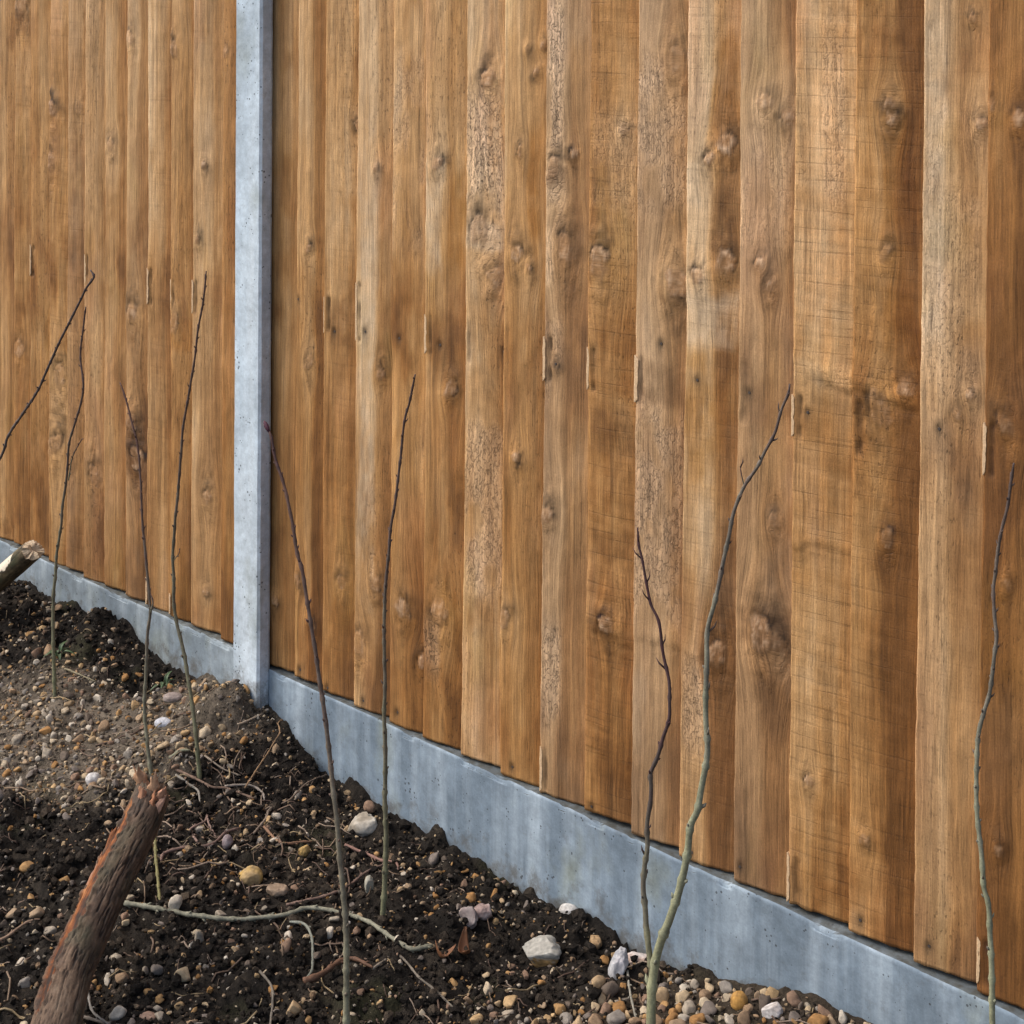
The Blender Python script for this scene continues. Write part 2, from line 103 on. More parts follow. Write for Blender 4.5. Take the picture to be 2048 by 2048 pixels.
STEMS = {
 "A": [[-1.7644, -0.2, 0.0052], [-1.6832, -0.2, 0.1485], [-1.5657, -0.2, 0.3202], [-1.4027, -0.2, 0.4865], [-1.3669, -0.2, 0.545], [-1.2988, -0.2, 0.6108], [-1.2324, -0.2, 0.676], [-1.1989, -0.2, 0.7214], [-1.1535, -0.2, 0.7845], [-1.1129, -0.2, 0.8329], [-1.0671, -0.2, 0.8899], [-1.0416, -0.2, 0.9231], [-1.0105, -0.2, 0.9504], [-1.0242, -0.2, 0.9636]],
 "B": [[-1.0952, -0.2393, 0.0465], [-1.1018, -0.2393, 0.1311], [-1.1045, -0.2393, 0.2427], [-1.0946, -0.2393, 0.3013], [-1.0889, -0.2393, 0.3576], [-1.0711, -0.2393, 0.4176], [-1.0673, -0.2393, 0.4537], [-1.0498, -0.2393, 0.5354], [-1.0392, -0.2393, 0.6024], [-1.0014, -0.2393, 0.6792], [-0.9861, -0.2393, 0.727], [-0.9982, -0.2393, 0.7934], [-0.985, -0.2393, 0.8605], [-0.9775, -0.2393, 0.8961]],
 "B1": [[-1.0437, -0.2393, 0.5196], [-1.0282, -0.2393, 0.5706], [-1.001, -0.2393, 0.6065], [-0.9894, -0.2393, 0.6182]],
 "C": [[-0.6694, -0.2821, 0.0376], [-0.6817, -0.2821, 0.0845], [-0.6925, -0.2821, 0.1578], [-0.6878, -0.2821, 0.2221], [-0.6832, -0.2821, 0.2999], [-0.6732, -0.2821, 0.3456], [-0.6769, -0.2821, 0.3799], [-0.6839, -0.2821, 0.4143], [-0.6911, -0.2821, 0.4625], [-0.7018, -0.2821, 0.511], [-0.7093, -0.2821, 0.5958], [-0.7201, -0.2821, 0.6644], [-0.7361, -0.2821, 0.6979], [-0.7557, -0.2821, 0.7369], [-0.7718, -0.2821, 0.763], [-0.7825, -0.2821, 0.7771]],
 "C1": [[-0.6732, -0.2821, 0.3456], [-0.6648, -0.2821, 0.3683], [-0.6769, -0.2821, 0.3877]],
 "D": [[-0.5809, -0.2313, 0.0324], [-0.5913, -0.2313, 0.1097], [-0.6083, -0.2313, 0.1805], [-0.6253, -0.2313, 0.238], [-0.644, -0.2313, 0.2838], [-0.6594, -0.2313, 0.318], [-0.6681, -0.2313, 0.3541], [-0.6702, -0.2313, 0.405], [-0.6722, -0.2313, 0.442], [-0.6691, -0.2313, 0.4862], [-0.6659, -0.2313, 0.5125], [-0.6578, -0.2313, 0.5675], [-0.6466, -0.2313, 0.6512], [-0.6403, -0.2313, 0.7053], [-0.6193, -0.2313, 0.7803], [-0.6032, -0.2313, 0.8421], [-0.5906, -0.2313, 0.9078], [-0.5747, -0.2313, 0.962], [-0.5671, -0.2313, 1.0187]],
 "D1": [[-0.6687, -0.2313, 0.4379], [-0.6536, -0.2313, 0.4534], [-0.6503, -0.2313, 0.462]],
 "E": [[0.1772, -0.5087, -0.0012], [0.1773, -0.5087, 0.111], [0.1733, -0.5087, 0.1878], [0.1613, -0.5087, 0.2528], [0.1527, -0.5087, 0.3179], [0.1395, -0.5087, 0.3809], [0.1298, -0.5087, 0.4365], [0.1176, -0.5087, 0.4909], [0.108, -0.5087, 0.5274], [0.0946, -0.5087, 0.576], [0.0836, -0.5087, 0.6142], [0.07, -0.5087, 0.6664], [0.0566, -0.5087, 0.6907], [0.0478, -0.5087, 0.7278], [0.0341, -0.5087, 0.7664], [0.0203, -0.5087, 0.7967], [0.0028, -0.5087, 0.8241], [-0.0075, -0.5087, 0.8564], [-0.0163, -0.5087, 0.8672]],
 "F": [[-0.0062, -0.2736, -0.0051], [-0.0028, -0.2736, 0.0331], [0.0005, -0.2736, 0.083], [0.0024, -0.2736, 0.1423], [-0.0007, -0.2736, 0.209], [-0.0014, -0.2736, 0.2866], [-0.0044, -0.2736, 0.3508], [-0.0023, -0.2736, 0.3916], [-0.0054, -0.2736, 0.46], [-0.0038, -0.2736, 0.5515], [0.0042, -0.2736, 0.6226], [0.0088, -0.2736, 0.6602], [0.0194, -0.2736, 0.7074], [0.0275, -0.2736, 0.7537], [0.0332, -0.2736, 0.7969], [0.0423, -0.2736, 0.8521], [0.0529, -0.2736, 0.881], [0.061, -0.2736, 0.9119], [0.0656, -0.2736, 0.9289]],
 "G": [[0.5145, -0.2097, 0.0052], [0.515, -0.2097, 0.0389], [0.5155, -0.2097, 0.0814], [0.5198, -0.2097, 0.121], [0.526, -0.2097, 0.1465], [0.5359, -0.2097, 0.1756], [0.5467, -0.2097, 0.2005], [0.5591, -0.2097, 0.2362], [0.5653, -0.2097, 0.2568], [0.5757, -0.2097, 0.2979], [0.5791, -0.2097, 0.3195], [0.5832, -0.2097, 0.3515], [0.5963, -0.2097, 0.3785], [0.6013, -0.2097, 0.4098], [0.6089, -0.2097, 0.4455], [0.6121, -0.2097, 0.4745], [0.608, -0.2097, 0.5199], [0.6093, -0.2097, 0.5626], [0.6098, -0.2097, 0.5986], [0.6102, -0.2097, 0.6403], [0.622, -0.2097, 0.6828], [0.6328, -0.2097, 0.729], [0.6444, -0.2097, 0.7785], [0.6534, -0.2097, 0.8187], [0.6717, -0.2097, 0.8607], [0.6924, -0.2097, 0.8908], [0.7046, -0.2097, 0.9154], [0.7224, -0.2097, 0.9465], [0.7318, -0.2097, 0.9778], [0.7421, -0.2097, 1.0022], [0.7444, -0.2097, 1.0163]],
 "G1": [[0.5153, -0.2097, 0.0983], [0.5151, -0.2097, 0.1161], [0.5113, -0.2097, 0.1263], [0.5042, -0.2097, 0.1717], [0.502, -0.2097, 0.1969], [0.4979, -0.2097, 0.228], [0.5003, -0.2097, 0.2654], [0.5047, -0.2097, 0.2923], [0.5043, -0.2097, 0.327], [0.5105, -0.2097, 0.3633], [0.5112, -0.2097, 0.3843], [0.5101, -0.2097, 0.4031], [0.5228, -0.2097, 0.4325], [0.5318, -0.2097, 0.4618], [0.5434, -0.2097, 0.4941], [0.5441, -0.2097, 0.5192], [0.5419, -0.2097, 0.5485], [0.5304, -0.2097, 0.5848], [0.5216, -0.2097, 0.6301], [0.5064, -0.2097, 0.6526], [0.4985, -0.2097, 0.6824], [0.4897, -0.2097, 0.715], [0.4829, -0.2097, 0.7327], [0.4807, -0.2097, 0.7589]],
 "G2": [[0.6708, -0.2097, 0.8605], [0.6664, -0.2097, 0.875], [0.6637, -0.2097, 0.885]],
 "H": [[0.9862, -0.075, 0.1322], [0.9842, -0.075, 0.1796], [0.9838, -0.075, 0.2063], [0.9825, -0.075, 0.2541], [0.9791, -0.075, 0.2963], [0.9764, -0.075, 0.3381], [0.9689, -0.075, 0.3581], [0.9648, -0.075, 0.4036], [0.9584, -0.075, 0.4485], [0.9564, -0.075, 0.4876], [0.9585, -0.075, 0.5563], [0.9667, -0.075, 0.5911], [0.9749, -0.075, 0.6204], [0.9807, -0.075, 0.6722], [0.9832, -0.075, 0.6982], [0.98, -0.075, 0.7227], [0.9774, -0.075, 0.758], [0.9807, -0.075, 0.7835], [0.9839, -0.075, 0.8129], [0.9885, -0.075, 0.8379], [0.9972, -0.075, 0.8763], [1.001, -0.075, 0.9082], [1.0042, -0.075, 0.9326]]}

# ------------------------------------------------------------------ helpers
rng = np.random.default_rng(11)


def _hash(ix, iy, seed):
    h = (ix.astype(np.int64) * 374761393 + iy.astype(np.int64) * 668265263 + seed * 1442695041) & 0xFFFFFFFF
    h = ((h ^ (h >> 13)) * 1274126177) & 0xFFFFFFFF
    h = ((h ^ (h >> 16)) * 2246822519) & 0xFFFFFFFF
    return ((h ^ (h >> 15)) & 0xFFFF) / 65535.0


def vnoise(x, y, seed=0):
    """smooth value noise in [-1, 1]"""
    x = np.asarray(x, float); y = np.asarray(y, float)
    ix = np.floor(x); iy = np.floor(y)
    fx = x - ix; fy = y - iy
    fx = fx * fx * fx * (fx * (fx * 6 - 15) + 10); fy = fy * fy * fy * (fy * (fy * 6 - 15) + 10)
    a = _hash(ix, iy, seed); b = _hash(ix + 1, iy, seed)
    c = _hash(ix, iy + 1, seed); d = _hash(ix + 1, iy + 1, seed)
    return ((a * (1 - fx) + b * fx) * (1 - fy) + (c * (1 - fx) + d * fx) * fy) * 2 - 1


def fbm(x, y, seed=0, octv=4, gain=0.5, lac=2.03):
    s = 0; a = 1.0; t = 0
    for o in range(octv):
        s = s + a * vnoise(x, y, seed + o * 17); t += a
        a *= gain; x = x * lac + 3.7; y = y * lac + 1.3
    return s / t


def sstep(a, b, x):
    t = np.clip((x - a) / (b - a), 0, 1)
    return t * t * (3 - 2 * t)


def link(name, mesh, material=None, parent=None):
    o = bpy.data.objects.new(name, mesh)
    COL.objects.link(o)
    if material and not mesh.materials:
        mesh.materials.append(material)
    if parent:
        o.parent = parent
    return o


def thing(o, label, cat, group=None):
    o['label'] = label; o['category'] = cat
    if group:
        o['group'] = group
    return o


def empty(name, loc):
    o = bpy.data.objects.new(name, None)
    o.empty_display_size = 0.05
    o.location = loc
    COL.objects.link(o)
    return o


def mesh_np(name, V, F, smooth=True, **attrs):
    """mesh from numpy verts and an (n,3|4) face array, or a list of faces"""
    me = bpy.data.meshes.new(name)
    if isinstance(F, np.ndarray):
        k = F.shape[1]
        me.vertices.add(len(V)); me.vertices.foreach_set('co', np.asarray(V, np.float32).ravel())
        me.loops.add(F.size); me.loops.foreach_set('vertex_index', F.astype(np.int32).ravel())
        me.polygons.add(len(F))
        me.polygons.foreach_set('loop_start', np.arange(0, F.size, k, dtype=np.int32))
        me.update(calc_edges=True)
    else:
        me.from_pydata([tuple(v) for v in V], [], F)
    for an, (ty, data) in attrs.items():
        at = me.attributes.new(an, ty, 'POINT')
        at.data.foreach_set({'FLOAT': 'value', 'FLOAT_VECTOR': 'vector', 'FLOAT_COLOR': 'color'}[ty],
                            np.asarray(data, np.float32).ravel())
    me.validate(clean_customdata=False)
    me.polygons.foreach_set('use_smooth', [smooth] * len(me.polygons))
    me.update()
    return me


def rgba(c):
    c = np.asarray(c, float)
    return np.concatenate([c, np.ones(c.shape[:-1] + (1,))], -1)


def grid_faces(nx, nz):
    i, j = np.meshgrid(np.arange(nx - 1), np.arange(nz - 1), indexing='xy')
    a = (j * nx + i).ravel()
    return np.stack([a, a + 1, a + nx + 1, a + nx], 1)


def ramp(stops, t):
    t = np.clip(t, 0, 1)
    ps = [s[0] for s in stops]
    return np.stack([np.interp(t, ps, [s[1][k] for s in stops]) for k in range(3)], -1)


# ------------------------------------------------------------------ materials
def new_mat(name):
    m = bpy.data.materials.new(name)
    m.use_nodes = True
    nt = m.node_tree
    return m, nt, nt.nodes['Principled BSDF']


def N(nt, ty, **kw):
    n = nt.nodes.new(ty)
    for k, v in kw.items():
        if k.startswith('i_'):
            n.inputs[int(k[2:]) if k[2:].isdigit() else k[2:]].default_value = v
        else:
            setattr(n, k, v)
    return n


def mapr(nt, src, a, b, c, d):
    n = N(nt, 'ShaderNodeMapRange')
    n.inputs[1].default_value = a; n.inputs[2].default_value = b
    n.inputs[3].default_value = c; n.inputs[4].default_value = d
    nt.links.new(src, n.inputs[0])
    return n.outputs[0]


def math_(nt, op, a, b=None):
    n = N(nt, 'ShaderNodeMath', operation=op)
    for k, v in ((0, a), (1, b)):
        if v is None:
            continue
        if isinstance(v, (int, float)):
            n.inputs[k].default_value = v
        else:
            nt.links.new(v, n.inputs[k])
    return n.outputs[0]


def noise(nt, vec, scale, detail=3.0, rough=0.55, xyz=None):
    if xyz is not None:
        m = N(nt, 'ShaderNodeVectorMath', operation='MULTIPLY')
        m.inputs[1].default_value = xyz
        nt.links.new(vec, m.inputs[0]); vec = m.outputs[0]
    n = N(nt, 'ShaderNodeTexNoise')
    n.inputs['Scale'].default_value = scale
    n.inputs['Detail'].default_value = detail
    n.inputs['Roughness'].default_value = rough
    nt.links.new(vec, n.inputs['Vector'])
    return n.outputs[0]


def mulc(nt, col, fac):
    """colour * scalar"""
    m = N(nt, 'ShaderNodeVectorMath', operation='SCALE')
    nt.links.new(col, m.inputs[0])
    if isinstance(fac, (int, float)):
        m.inputs['Scale'].default_value = fac
    else:
        nt.links.new(fac, m.inputs['Scale'])
    return m.outputs[0]


def mixc(nt, fac, a, b):
    m = N(nt, 'ShaderNodeMix', data_type='RGBA')
    for sock, v in ((m.inputs[0], fac), (m.inputs[6], a), (m.inputs[7], b)):
        if isinstance(v, (int, float)):
            sock.default_value = v
        elif isinstance(v, tuple):
            sock.default_value = v + (1,) if len(v) == 3 else v
        else:
            nt.links.new(v, sock)
    return m.outputs[2]


def bump(nt, bsdf, height, strength, dist):
    b = N(nt, 'ShaderNodeBump')
    b.inputs['Strength'].default_value = strength
    b.inputs['Distance'].default_value = dist
    nt.links.new(height, b.inputs['Height'])
    nt.links.new(b.outputs[0], bsdf.inputs['Normal'])


def wood_material():
    m, nt, b = new_mat('sawn_softwood')
    at = N(nt, 'ShaderNodeAttribute', attribute_name='grain')
    ab = N(nt, 'ShaderNodeAttribute', attribute_name='base')
    g = at.outputs['Vector']
    rough = ab.outputs['Alpha']
    n1 = noise(nt, g, 1, 4, .6, (150, 2.6, 3))
    n2 = noise(nt, g, 1, 3, .6, (520, 14, 3))
    n3 = noise(nt, g, 1, 2, .5, (300, 85, 0))
    n4 = noise(nt, g, 1, 5, .68, (26, 11, 2))
    n5 = noise(nt, g, 1, 3, .6, (300, 1.6, 0))
    n6 = noise(nt, g, 1, 6, .72, (420, 300, 0))
    f = math_(nt, 'MULTIPLY', mapr(nt, n1, .3, .7, .74, 1.24), mapr(nt, n2, .28, .72, .72, 1.26))
    f = math_(nt, 'MULTIPLY', f, mapr(nt, n4, .25, .75, .82, 1.18))
    f = math_(nt, 'MULTIPLY', f, mapr(nt, n6, .28, .72, .80, 1.2))
    # hairline checks along the grain
    chk = mapr(nt, math_(nt, 'ABSOLUTE', math_(nt, 'SUBTRACT', n5, .5)), .0, .012, .62, 1.0)
    chs = mapr(nt, noise(nt, g, 1, 2, .5, (14, 4, 7)), .5, .62, 0.0, 1.0)
    pores = mapr(nt, n3, .61, .67, 1.0, .42)
    sep = N(nt, 'ShaderNodeSeparateXYZ'); nt.links.new(g, sep.inputs[0])

    def lerp1(fac, v):
        k = N(nt, 'ShaderNodeMix', data_type='FLOAT')
        nt.links.new(fac, k.inputs[0]); k.inputs[2].default_value = 1.0; nt.links.new(v, k.inputs[3])
        return k.outputs[0]
    po = lerp1(sep.outputs[2], pores)
    ck = lerp1(chs, chk)
    sw = N(nt, 'ShaderNodeAttribute', attribute_name='saw')
    s1 = noise(nt, g, 1, 3, .6, (4.5, 150, 0))
    s2 = noise(nt, g, 1, 3, .6, (5, 90, 5))
    sl = math_(nt, 'MULTIPLY', mapr(nt, s1, .36, .43, .80, 1.0), mapr(nt, s2, .32, .68, .93, 1.05))
    sawf = lerp1(sw.outputs['Fac'], sl)
    # torn, scaly patches: pale raised fibre parted by short dark fissures
    r1 = noise(nt, g, 1, 3, .5, (190, 62, 1))
    fis = mapr(nt, math_(nt, 'ABSOLUTE', math_(nt, 'SUBTRACT', r1, .5)), .0, .05, .50, 1.06)
    fs = lerp1(rough, fis)
    f = math_(nt, 'MULTIPLY', math_(nt, 'MULTIPLY', f, po), math_(nt, 'MULTIPLY', ck, math_(nt, 'MULTIPLY', fs, sawf)))
    c = mulc(nt, ab.outputs['Color'], f)
    nt.links.new(c, b.inputs['Base Color'])
    b.inputs['Roughness'].default_value = .7
    b.inputs['Specular IOR Level'].default_value = .3
    hh = math_(nt, 'ADD', math_(nt, 'MULTIPLY', n1, .5), math_(nt, 'ADD', math_(nt, 'MULTIPLY', n2, .55), math_(nt, 'MULTIPLY', po, .8)))
    hh = math_(nt, 'ADD', hh, math_(nt, 'ADD', math_(nt, 'MULTIPLY', n6, .5), math_(nt, 'ADD', math_(nt, 'MULTIPLY', fs, 1.6), math_(nt, 'ADD', ck, math_(nt, 'MULTIPLY', sawf, .8)))))
    bump(nt, b, hh, .75, .0022)
    return m


def concrete_material(name, base, streak, splash):
    m, nt, b = new_mat(name)
    tc = N(nt, 'ShaderNodeTexCoord'); v = tc.outputs['Object']
    big = noise(nt, v, 9, 5, .6)
    st = noise(nt, v, 1, 5, .62, (17, 17, 1.1))
    fine = noise(nt, v, 260, 3, .6)
    mid = noise(nt, v, 55, 4, .6)
    stain = noise(nt, v, 1, 4, .6, (9, 9, 5))
    pit = N(nt, 'ShaderNodeTexVoronoi', feature='F1'); pit.inputs['Scale'].default_value = 105
    nt.links.new(v, pit.inputs['Vector'])
    sel = N(nt, 'ShaderNodeTexNoise'); sel.inputs['Scale'].default_value = 24; nt.links.new(v, sel.inputs['Vector'])
    psize = mapr(nt, sel.outputs[0], .46, .70, .0, .26)
    pitm = math_(nt, 'LESS_THAN', pit.outputs['Distance'], psize)
    f = math_(nt, 'MULTIPLY', mapr(nt, big, .3, .7, .80, 1.16), mapr(nt, fine, .25, .75, .9, 1.1))
    f = math_(nt, 'MULTIPLY', f, mapr(nt, mid, .3, .7, .84, 1.14))
    c = mixc(nt, mapr(nt, st, .45, .72, 0, 1), base, streak)
    c = mixc(nt, mapr(nt, stain, .56, .76, 0, .55), c, (.20, .215, .15))
    c = mulc(nt, c, f)
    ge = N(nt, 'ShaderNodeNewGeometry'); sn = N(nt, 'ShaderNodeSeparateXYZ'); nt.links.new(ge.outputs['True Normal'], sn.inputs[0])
    sz = N(nt, 'ShaderNodeSeparateXYZ'); nt.links.new(v, sz.inputs[0])
    spl = math_(nt, 'ADD', mapr(nt, sz.outputs[2], splash - .045, splash + .05, 1.0, 0.0), mapr(nt, noise(nt, v, 34, 5, .7), .35, .65, -.75, .25))
    c = mixc(nt, mapr(nt, spl, .1, .8, 0, .7), c, (.085, .072, .052))
    dirt_shade = math_(nt, 'MULTIPLY', mapr(nt, sn.outputs[2], .35, .75, 0, .9), mapr(nt, mid, .25, .6, .5, 1.0))  # dirt on upward faces, also painted dark against their catch of sky light
    c = mixc(nt, dirt_shade, c, (.045, .042, .03))
    c = mixc(nt, math_(nt, 'MULTIPLY', pitm, .8), c, (.05, .055, .06))
    nt.links.new(c, b.inputs['Base Color'])
    b.inputs['Roughness'].default_value = .85
    b.inputs['Specular IOR Level'].default_value = .25
    h = math_(nt, 'SUBTRACT', math_(nt, 'ADD', math_(nt, 'MULTIPLY', fine, .35), math_(nt, 'MULTIPLY', mid, .5)), pitm)
    bump(nt, b, h, .35, .002)
    return m


def attr_material(name, attr='base', rough=.8, nscale=160, lo=.8, hi=1.2, bstr=.4, bdist=.002, spec=.3):
    m, nt, b = new_mat(name)
    ab = N(nt, 'ShaderNodeAttribute', attribute_name=attr)
    tc = N(nt, 'ShaderNodeTexCoord')
    n = noise(nt, tc.outputs['Object'], nscale, 4, .62)
    c = mulc(nt, ab.outputs['Color'], mapr(nt, n, .28, .72, lo, hi))
    nt.links.new(c, b.inputs['Base Color'])
    b.inputs['Roughness'].default_value = rough
    b.inputs['Specular IOR Level'].default_value = spec
    bump(nt, b, n, bstr, bdist)
    return m


def pebble_material():
    m, nt, b = new_mat('pebble_stone')
    oi = N(nt, 'ShaderNodeObjectInfo'); tc = N(nt, 'ShaderNodeTexCoord')
    cr = N(nt, 'ShaderNodeValToRGB'); e = cr.color_ramp; e.interpolation = 'CONSTANT'
    for i, c in enumerate(PEB):
        s = e.elements[i] if i < 2 else e.elements.new(i / len(PEB))
        s.position = i / len(PEB); s.color = tuple(c) + (1,)
    nt.links.new(oi.outputs['Random'], cr.inputs[0])
    n = noise(nt, tc.outputs['Object'], 2.2, 5, .65)
    n2 = noise(nt, tc.outputs['Object'], 14, 3, .6)
    c = mulc(nt, cr.outputs[0], math_(nt, 'MULTIPLY', mapr(nt, n, .3, .7, .72, 1.22), mapr(nt, n2, .3, .7, .88, 1.1)))
    nt.links.new(c, b.inputs['Base Color'])
    b.inputs['Roughness'].default_value = .85
    b.inputs['Specular IOR Level'].default_value = .2
    bump(nt, b, n2, .25, .05)
    return m


PEB = [(.33, .235, .135), (.28, .15, .055), (.22, .195, .165), (.40, .325, .225), (.21, .135, .09), (.36, .245, .125),
       (.15, .125, .105), (.30, .255, .195), (.26, .175, .105), (.44, .385, .305), (.11, .085, .065), (.30, .215, .135), (.32, .19, .08), (.38, .29, .18)]
WOOD = wood_material()
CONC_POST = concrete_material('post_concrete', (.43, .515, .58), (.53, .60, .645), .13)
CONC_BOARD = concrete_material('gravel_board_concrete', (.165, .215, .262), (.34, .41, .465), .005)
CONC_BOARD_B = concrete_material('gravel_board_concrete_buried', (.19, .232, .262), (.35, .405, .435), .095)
SOIL = attr_material('soil', nscale=210, lo=.55, hi=1.45, bstr=.9, bdist=.004, rough=.95, spec=.12)
STONE = attr_material('stone', nscale=110, lo=.68, hi=1.22, bstr=.45, bdist=.0018, rough=.85, spec=.2)
BARK = attr_material('bark', nscale=320, lo=.75, hi=1.25, bstr=.5, bdist=.0012, rough=.72)
PEBM = pebble_material()


def plain(name, col, rough=.6, nscale=200):
    m, nt, b = new_mat(name)
    tc = N(nt, 'ShaderNodeTexCoord')
    n = noise(nt, tc.outputs['Object'], nscale, 3, .6)
    nt.links.new(mulc(nt, mixc(nt, 0.0, col, col), mapr(nt, n, .3, .7, .8, 1.2)), b.inputs['Base Color'])
    b.inputs['Roughness'].default_value = rough
    bump(nt, b, n, .3, .001)
    return m


NAIL = plain('nail_head_rust', (.045, .035, .03), .6)
PALE = plain('fresh_pale_wood', (.56, .39, .225), .75, 300)
RAIL = plain('rail_wood', (.26, .15, .07), .8, 80)
LEAF = plain('dry_leaf', (.16, .065, .024), .7, 120)
GREEN = plain('weed_green', (.05, .085, .035), .6, 120)

# ------------------------------------------------------------------ the soil
_px = np.array([a for a, b_ in PROF]); _pz = np.array([b_ for a, b_ in PROF])


def G(x, y):
    d = np.maximum(0, -np.asarray(y) - .02)
    return np.interp(x, _px, _pz) * np.exp(-(d / .28) ** 2)


def dryness(x, y):
    """1 on the pale dry stony patch left of the post, 0 on the dark dug soil"""
    u = (x + 1.06) * .80 + (y + .40) * .60; v = -(x + 1.06) * .60 + (y + .40) * .80
    d = np.sqrt((u / .50) ** 2 + (v / .24) ** 2) + .35 * fbm(x * 6, y * 6, 41, 3)
    return 1 - sstep(.75, 1.2, d)


def gravelly(x, y):
    """1 on the washed gravel by the right end of the fence"""
    d = (x - .345) * .9 - (y + .10) * .30 + .05 * fbm(x * 9, y * 9, 77, 3)
    return sstep(0.0, .12, d)


CLODS = [(-.695, -.085, .058, .052), (-.79, -.075, .045, .036), (-1.19, -.065, .07, .028), (-.50, -.075, .055, .026), (-.40, -.07, .03, .02), (-.06, -.06, .03, .018), (.02, -.05, .025, .016), (.22, -.05, .03, .014)]


def H(x, y):
    x = np.asarray(x, float); y = np.asarray(y, float)
    near = sstep(4.0, 1.5, np.abs(x + .4))
    dry = dryness(x, y); gr = gravelly(x, y)
    clod = 1 - .65 * dry - .6 * gr
    z = G(x, y)
    z = z + .016 * fbm(x * 5, y * 5, 3, 3) * near
    wx = x + .012 * fbm(x * 30, y * 30, 91, 2); wy = y + .012 * fbm(x * 30 + 9, y * 30, 92, 2)
    z = z + clod * near * (.013 * fbm(wx * 22, wy * 22, 5, 3) + .0085 * (1 - np.abs(fbm(wx * 48, wy * 48, 6, 2)) * 2.2))
    z = z + near * (.3 + .7 * clod) * (.0045 * fbm(wx * 110, wy * 110, 8, 2))
    lump = sstep(.25, .8, fbm(x * 13, y * 13, 21, 2))
    for bx, by, br, bh in CLODS:
        dd_ = np.hypot(x - bx, y - by) / br + .45 * fbm(x * 28, y * 28, 23, 3)
        z = z + .8 * bh * np.sqrt(np.clip(1 - np.maximum(dd_, 0) ** 2, 0, 1))
    return z + clod * near * .022 * lump


def axis(lo, hi, step, far, n):
    core = np.arange(lo, hi, step)
    out = np.geomspace(step * 3, far, n)
    return np.concatenate([(lo - out)[::-1], core, hi + out])


gx = axis(-2.5, 1.25, .0062, 60, 26)
gy = axis(-1.2, .08, .0062, 60, 26)
XX, YY = np.meshgrid(gx, gy, indexing='xy')
ZZ = H(XX, YY)
dr = dryness(XX, YY); gv = gravelly(XX, YY)
tone = .5 + .5 * fbm(XX * 14, YY * 14, 31, 4) + .4 * fbm(XX * 70, YY * 70, 32, 3)
dark = ramp([(0, (.007, .006, .005)), (.5, (.015, .0124, .010)), (1, (.036, .029, .0215))], tone)
dryc = ramp([(0, (.036, .030, .022)), (.5, (.094, .077, .058)), (1, (.17, .142, .108))], tone)
soil_c = dark * (1 - dr[..., None]) + dryc * dr[..., None]
soil_c = soil_c * (1 - .6 * gv[..., None]) + np.array((.05, .038, .026)) * .6 * gv[..., None]
mossm = (sstep(.35, .7, fbm(XX * 7 + 4, YY * 7, 55, 3)) * .4)[..., None]
soil_c = soil_c * (1 - mossm) + np.array((.028, .03, .012)) * mossm
sm = mesh_np('soil', np.stack([XX, YY, ZZ], -1).reshape(-1, 3), grid_faces(len(gx), len(gy)),
             base=('FLOAT_COLOR', rgba(soil_c).reshape(-1, 4)))
soil = link('soil', sm, SOIL)
soil['kind'] = 'structure'
soil['label'] = 'dark dug garden soil with a dry stony patch below the fence'

# ------------------------------------------------------------------ concrete post
def extrude_profile(name, prof, z0, z1, nseg, seed, amp=.0006):
    """prof: list of (x, y) counter-clockwise; vertical sweep with small unevenness"""
    P = []
    for i in range(len(prof)):
        a = np.array(prof[i]); b_ = np.array(prof[(i + 1) % len(prof)])
        n = max(1, int(np.linalg.norm(b_ - a) / .012))
        for k in range(n):
            P.append(a + (b_ - a) * k / n)
    P = np.array(P); n = len(P)
    zs = np.linspace(z0, z1, nseg)
    V = np.zeros((nseg, n, 3)); V[..., 0] = P[None, :, 0]; V[..., 1] = P[None, :, 1]; V[..., 2] = zs[:, None]
    cx = P.mean(0)
    for j in range(n):
        V[:, j, 0] += amp * fbm(zs * 22, np.full(nseg, j * .9), seed, 3)
        V[:, j, 1] += amp * fbm(zs * 22, np.full(nseg, j * .9), seed + 5, 3)
    F = []
    for k in range(nseg - 1):
        for j in range(n):
            a = k * n + j; c = k * n + (j + 1) % n
            F.append((a, c, c + n, a + n))
    F.append(tuple(range(n))[::-1]); F.append(tuple((nseg - 1) * n + j for j in range(n)))
    me = mesh_np(name, V.reshape(-1, 3), F, smooth=False)
    return me


xl, xr, yf = -.742, -.654, -.036
ch = .005
half = [(xl + .003, -.004), (xl, -.010), (xl, yf + ch), (xl + ch, yf), (xr - ch, yf), (xr, yf + ch), (xr, -.010), (xr - .003, -.004),
        (-.681, -.002), (-.681, .056), (xr - .004, .058), (xr, .064), (xr, .088), (xr - ch, .094), (xl + ch, .094), (xl, .088),
        (xl, .064), (xl + .004, .058), (-.715, .056), (-.715, -.002)]
pm = extrude_profile('concrete_post', half, -.35, 1.72, 110, 7)
post = link('concrete_post', pm, CONC_POST)
thing(post, 'pale blue-grey slotted concrete fence post standing between the two wooden panels', 'fence post')

